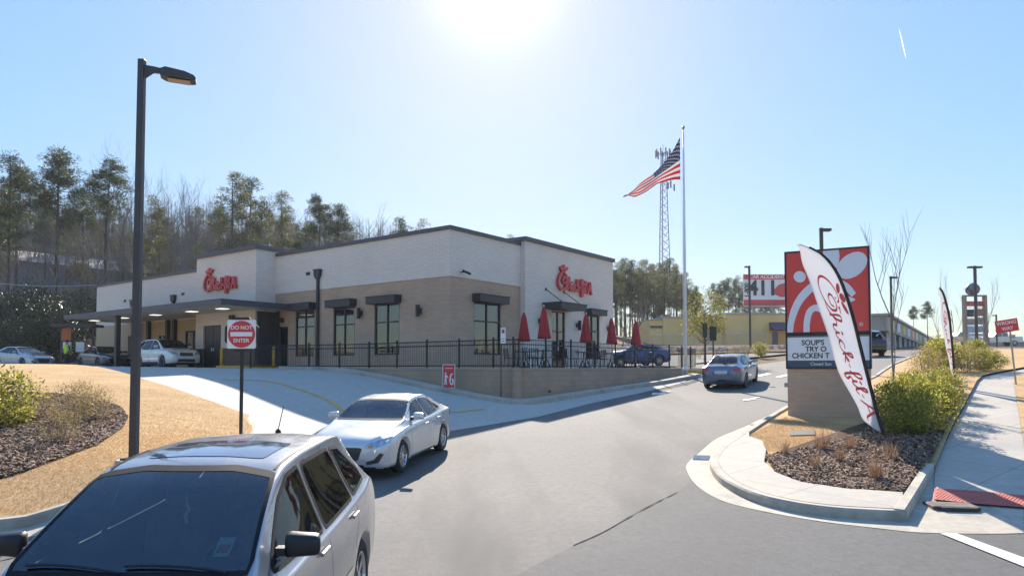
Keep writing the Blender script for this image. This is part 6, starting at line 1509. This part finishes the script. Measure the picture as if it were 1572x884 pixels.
# pylon sign
pY = 62; kp = pY/1080; ps = thing('pylon_sign', ((1498-786)*kp, pY, H((1498-786)*kp, pY)), 'tall multi-panel pylon sign topped by a round globe at right', 'sign')
z0p = ps.location.z; zz = lambda py: at(1498, py, pY).z - z0p; xx = lambda px: (px - 1498)*kp
M_pyl = plain('pylon_frame', (.30,.23,.17), .6, var=.1)
for a in (1481, 1512.5): MB().box(xx(a)-.02, xx(a+3.0), -.2, .2, -.5, zz(455)).build('leg', M_pyl, ps)
m = MB(); m.box(xx(1481)-.02, xx(1515.5), -.18, .18, zz(455), zz(453)); m.build('top_bar', M_pyl, ps)
m = MB(); 
cz = zz(444); m.lathe([(.02,-.58),(.3,-.5),(.5,-.3),(.6,0),(.5,.3),(.3,.5),(.02,.58)], 18, (xx(1495.5), 0, cz)); m.build('globe', plain('mottled_globe', (.14,.17,.20), .5, var=.7, scale=3), ps, smooth=True, uv=False)
rows = [(462.5,470,1484,1511,(.50,.08,.07)),(475,486,1484,1496,(.05,.05,.08)),(474,485,1500,1511,(.32,.20,.16)),(489,499,1484,1498,(.38,.28,.24)),(488,498,1500,1511,(.28,.25,.24)),(501,511,1483,1498,(.34,.40,.48)),(501,510,1500,1511,(.28,.33,.40)),(512,516,1483,1511,(.45,.46,.48))]
for i, (ya, yb, xa, xb, c) in enumerate(rows): MB().box(xx(xa), xx(xb), -.1, .1, zz(yb), zz(ya)).build('tenant_panel', plain('tenant_panel_%d' % i, c, .5, var=.45, scale=1.2), ps)
for y_ in (472, 487, 500): MB().box(xx(1484), xx(1512), -.05, .05, zz(y_+.6), zz(y_)).build('cross_bar', M_pyl, ps)
# far right low clutter: a dark low roofline beyond the rise and a line of wire
fr_ = thing('far_building', (P2(1556, 170).x, 170, 5.4), 'low grey building on the skyline at the right picture edge', 'building'); MB().box(-3, 14, 0, 12, -2, 3.2).build('wall', plain('far_grey_wall', (.22,.24,.28), .8, var=.3, scale=.3), fr_); MB().box(-3.4, 14.4, -.4, 12.4, 3.2, 3.7).build('roof', M_cap, fr_)
# far tree line at right; haze blue is put into its leaf colours
tl_ = MB()
for i in range(900):
    px = rnd.uniform(1340, 1640); Y = rnd.uniform(300, 360); x = (px-786)/1080*Y; clump(tl_, Vector((x, Y, H(x, Y) + rnd.uniform(0, 5 + 2*math.sin(px*.05)))), 2.4, 8, 1.4, 2.0)
stuff(tl_.build('far_tree_line', leaf_mat('hazed_far_leaves', (.07,.09,.10), (.10,.12,.13), (.13,.15,.15), 0), None, uv=False))
# house on the hill
hY0, hY1 = 86, 100; a_, b_ = P2(20, hY0), P2(245, hY1); d_ = b_ - a_; z_ = 6.5; hs_ = thing('hillside_house', (a_.x, a_.y, z_), 'long pale-roofed house on the hillside half hidden by the wood', 'house', rz=math.atan2(d_.y, d_.x))
zr = at(60, 388, hY0).z - z_; ze = at(60, 400, hY0).z - z_; Lh = d_.length
MB().box(0, Lh, 0, 8, -3, ze).build('wall', plain('grey_siding', (.20,.20,.23), .8, var=.1), hs_)
m = MB(); m.add([(-.5,-.6,ze),(Lh+.5,-.6,ze),(Lh+.5,8.6,ze),(-.5,8.6,ze),(-.5,4,zr+.9),(Lh+.5,4,zr+.9)], [(0,1,5,4),(1,2,5),(2,3,4,5),(3,0,4),(3,2,1,0)]); m.build('roof', plain('pale_shingles', (.50,.44,.36), .8, var=.15, scale=.6), hs_)
# dense thicket of far trunks and leaf litter: one mass
m = MB()
for i in range(4200):
    px = rnd.uniform(-160, 700); Y = rnd.uniform(100, 135); x = (px-786)/1080*Y; z = H(x, Y)
    h = max(3, (at(px, rnd.uniform(305, 395) + (max(0, px-330)*.12), Y).z - z)); lean = rv(.35); m.tube([(x, Y, z - .5), (x + lean.x*.4, Y, z + h*.5), (x + lean.x, Y + lean.y, z + h)], [.08, .05, .015], 3, cap=False)
    for k in range(6):
        q = Vector((x + lean.x*.6, Y, z + h*rnd.uniform(.3, .95))); e = q + Vector((rnd.uniform(-1.6,1.6), rnd.uniform(-1,1), rnd.uniform(.5, 2.2))); m.tube([q, e], [.025, .006], 3, cap=False)
stuff(m.build('distant_bare_wood', M_twig, None, uv=False))
# undergrowth on the slope
m = MB()
for i in range(2600):
    px = rnd.uniform(-150, 620); Y = rnd.uniform(60, 100); x = (px-786)/1080*Y; z = H(x, Y); clump(m, Vector((x, Y, z + rnd.uniform(.1, 1.2))), rnd.uniform(.5, 1.3), 9, .10, .5)
stuff(m.build('undergrowth', leaf_mat('brown_undergrowth', (.07,.055,.04), (.13,.10,.07), (.10,.11,.05), .1), None, uv=False))
# overhead wire
a_, b_ = at(-60, 428, 45), at(146, 437.5, 51); m = MB(); m.tube([a_.lerp(b_, t) - Vector((0,0,.25*math.sin(math.pi*t))) for t in np.linspace(0, 1, 14)], .03, 4); o = m.build('overhead_wire', M_galv, None, uv=False); tag(o, 'pale overhead wire reaching the far left corner of the restaurant', 'wire')
# floodlight pair on a post beyond the patio
# menu board shelter at the drive-through
mbd = thing('menu_board', at(118, 563, 45) - Vector((0,0,.1)), 'drive-through order board with orange panel and white menus', 'menu board', rz=R(10)); k45 = 45/1080
zz = lambda py: at(118, py, 45).z - mbd.location.z; xx = lambda px: (px-118)*k45
MB().box(xx(86), xx(148), -.8, .8, zz(502), zz(498)).build('shelter_roof', M_brz, mbd); 
for p in (96, 140): MB().box(xx(p)-.06, xx(p)+.06, -.06, .06, 0, zz(502)).build('post', M_brz, mbd)
MB().box(xx(97), xx(110), -.15, -.03, zz(523), zz(504)).build('orange_panel', plain('orange_panel', (.45,.12,.03), .5), mbd)
for a, b in ((99, 110), (117, 129)): MB().box(xx(a), xx(b), -.14, -.03, zz(540), zz(525)).build('menu_panel', M_fl, mbd)
ew = thing('enclosure_wall', at(125, 563, 58) - Vector((0,0,.3)), 'tan masonry enclosure wall behind the order board', 'wall', rz=R(12)); MB().box(-2.0, 3.6, 0, .3, -.3, 2.6).build('masonry', TANB, ew); MB().box(-2.05, 3.65, -.04, .34, 2.6, 2.7).build('coping', M_cap, ew)
# vapour trail high above
a_, b_ = at(1380, 44, 3000), at(1391, 91, 3000); m = MB(); m.tube([a_.lerp(b_, t) for t in np.linspace(0, 1, 9)], [.3, .8, 1.2, 1.6, 1.8, 1.8, 1.5, 1.0, .4], 8)
mt, N, L, bs = new_mat('vapour'); N.remove(bs); t1 = N.new('ShaderNodeBsdfTranslucent'); t1.inputs[0].default_value = (1,1,1,1); t2 = N.new('ShaderNodeBsdfTransparent'); t3 = N.new('ShaderNodeMixShader'); t3.inputs[0].default_value = .55; L.new(t1.outputs[0], t3.inputs[1]); L.new(t2.outputs[0], t3.inputs[2]); L.new(t3.outputs[0], N['Material Output'].inputs[0]); o = m.build('vapour_trail', mt, None, uv=False, smooth=True); tag(o, 'short white vapour trail high in the blue sky at upper right', 'vapour trail')
# storm drain lid, tactile strip
c = ground(1460, 777, off=.02); sd = thing('storm_drain', c, 'cast iron storm drain lid in the gutter below the red tactile strip', 'drain', rz=R(-10))
MB().box(-.32, .32, -.20, .20, -.05, .035).build('lid', plain('rusty_iron', (.10,.08,.07), .7, metal=.3, var=.4), sd, bevel=.01); MB().box(-.22, .26, -.26, -.201, -.02, .03).build('mouth', M_trim, sd)
tp = drape('tactile_strip', tact, .044, plain('brick_red_pad', (.45,.11,.085), .8, var=.15), step=.5); tag(tp, 'brick red tactile paving strip across the sidewalk ramp', 'tactile paving')
M_pad = tp.data.materials[0]; m = MB(); xs_ = [p[0] for p in tact]; ys_ = [p[1] for p in tact]
for x in np.arange(min(xs_), max(xs_), .065):
    for y in np.arange(min(ys_), max(ys_), .065):
        if in_poly((x, y), grow(tact, -.03)): z = H(x, y) + .044; m.add([(x-.016,y-.016,z),(x+.016,y-.016,z),(x+.016,y+.016,z),(x-.016,y+.016,z),(x-.008,y-.008,z+.008),(x+.008,y-.008,z+.008),(x+.008,y+.008,z+.008),(x-.008,y+.008,z+.008)], [(4,5,6,7),(0,1,5,4),(1,2,6,5),(2,3,7,6),(3,0,4,7)])
dm = m.build('raised_domes', M_pad, tp, uv=False); stuff(dm)
u_ = [g for g in G2((1210,661),(1250,660),(1252,667),(1212,668), off=.12)]; lid = drape('utility_cover', u_, .125, plain('dark_cover', (.07,.06,.05), .8), step=.5); tag(lid, 'flat dark utility cover in the tan grass before the sign base', 'cover')
# attendant in a bright vest
pb = at(102, 562, 44.5); pz = H(pb.x, 44.5) + .02
person = thing('person', (pb.x, 44.5, pz), 'person in a lime safety vest and dark trousers standing by the order board', 'person', rz=R(-20))
V = {'pel':(0,0,.95,.135),'sp':(0,0,1.15,.13),'ch':(0,0,1.36,.15),'nk':(0,0,1.50,.055),'hd0':(0,-.01,1.58,.075),'hd1':(0,-.015,1.67,.095),'hd2':(0,0,1.75,.07),
 'ls':(.17,0,1.40,.062),'le':(.24,.02,1.13,.045),'lw':(.20,-.14,.95,.032),'lh':(.18,-.21,.90,.035),'rs':(-.17,0,1.40,.062),'re':(-.25,-.03,1.14,.045),'rw':(-.16,-.22,1.08,.032),'rh':(-.11,-.28,1.10,.035),
 'lhp':(.10,0,.90,.105),'lk':(.11,-.01,.50,.065),'la':(.12,.02,.10,.045),'lt':(.13,-.12,.05,.042),'rhp':(-.10,0,.90,.105),'rk':(-.11,-.01,.50,.065),'ra':(-.12,.02,.10,.045),'rt':(-.13,-.12,.05,.042)}
E_ = [('pel','sp'),('sp','ch'),('ch','nk'),('nk','hd0'),('hd0','hd1'),('hd1','hd2'),('ch','ls'),('ls','le'),('le','lw'),('lw','lh'),('ch','rs'),('rs','re'),('re','rw'),('rw','rh'),('pel','lhp'),('lhp','lk'),('lk','la'),('la','lt'),('pel','rhp'),('rhp','rk'),('rk','ra'),('ra','rt')]
kn = list(V); me = bpy.data.meshes.new('body'); me.from_pydata([V[k][:3] for k in kn], [(kn.index(a), kn.index(b)) for a, b in E_], []); bo = bpy.data.objects.new('body', me); COL.objects.link(bo)
md = bo.modifiers.new('skin', 'SKIN'); 
for i, k in enumerate(kn): me.skin_vertices[0].data[i].radius = (V[k][3], V[k][3]); me.skin_vertices[0].data[i].use_root = (k == 'pel')
bo.modifiers.new('sub', 'SUBSURF').levels = 2
dg = bpy.context.evaluated_depsgraph_get(); bm_ = bpy.data.meshes.new_from_object(bo.evaluated_get(dg)); bpy.data.objects.remove(bo)
bm_.materials.clear()
for mt_ in (plain('dark_trousers', (.025,.028,.04), .9), plain('skin', (.45,.27,.19), .6), plain('dark_shirt', (.05,.05,.06), .9)): bm_.materials.append(mt_)
for p in bm_.polygons: z = p.center.z; p.material_index = 0 if z < .95 else (1 if z > 1.47 or (abs(p.center.x) > .1 and p.center.y < -.18) else 2); p.use_smooth = True
bo = bpy.data.objects.new('body', bm_); COL.objects.link(bo); bo.parent = person
m = MB(); m.lathe([(.16, .92), (.17, 1.1), (.185, 1.3), (.17, 1.42), (.10, 1.49)], 16); m.v = [(x*1.12, y*.86, z) for x, y, z in m.v]; m.build('safety_vest', plain('lime_vest', (.55,.75,.05), .7), person, smooth=True, uv=False)
m = MB(); m.lathe([(.098, 1.66), (.10, 1.70), (.09, 1.76), (.05, 1.80), (.01, 1.81)], 14); m.box(-.06, .06, -.17, -.08, 1.675, 1.69); m.build('cap', M_black, person, uv=False)
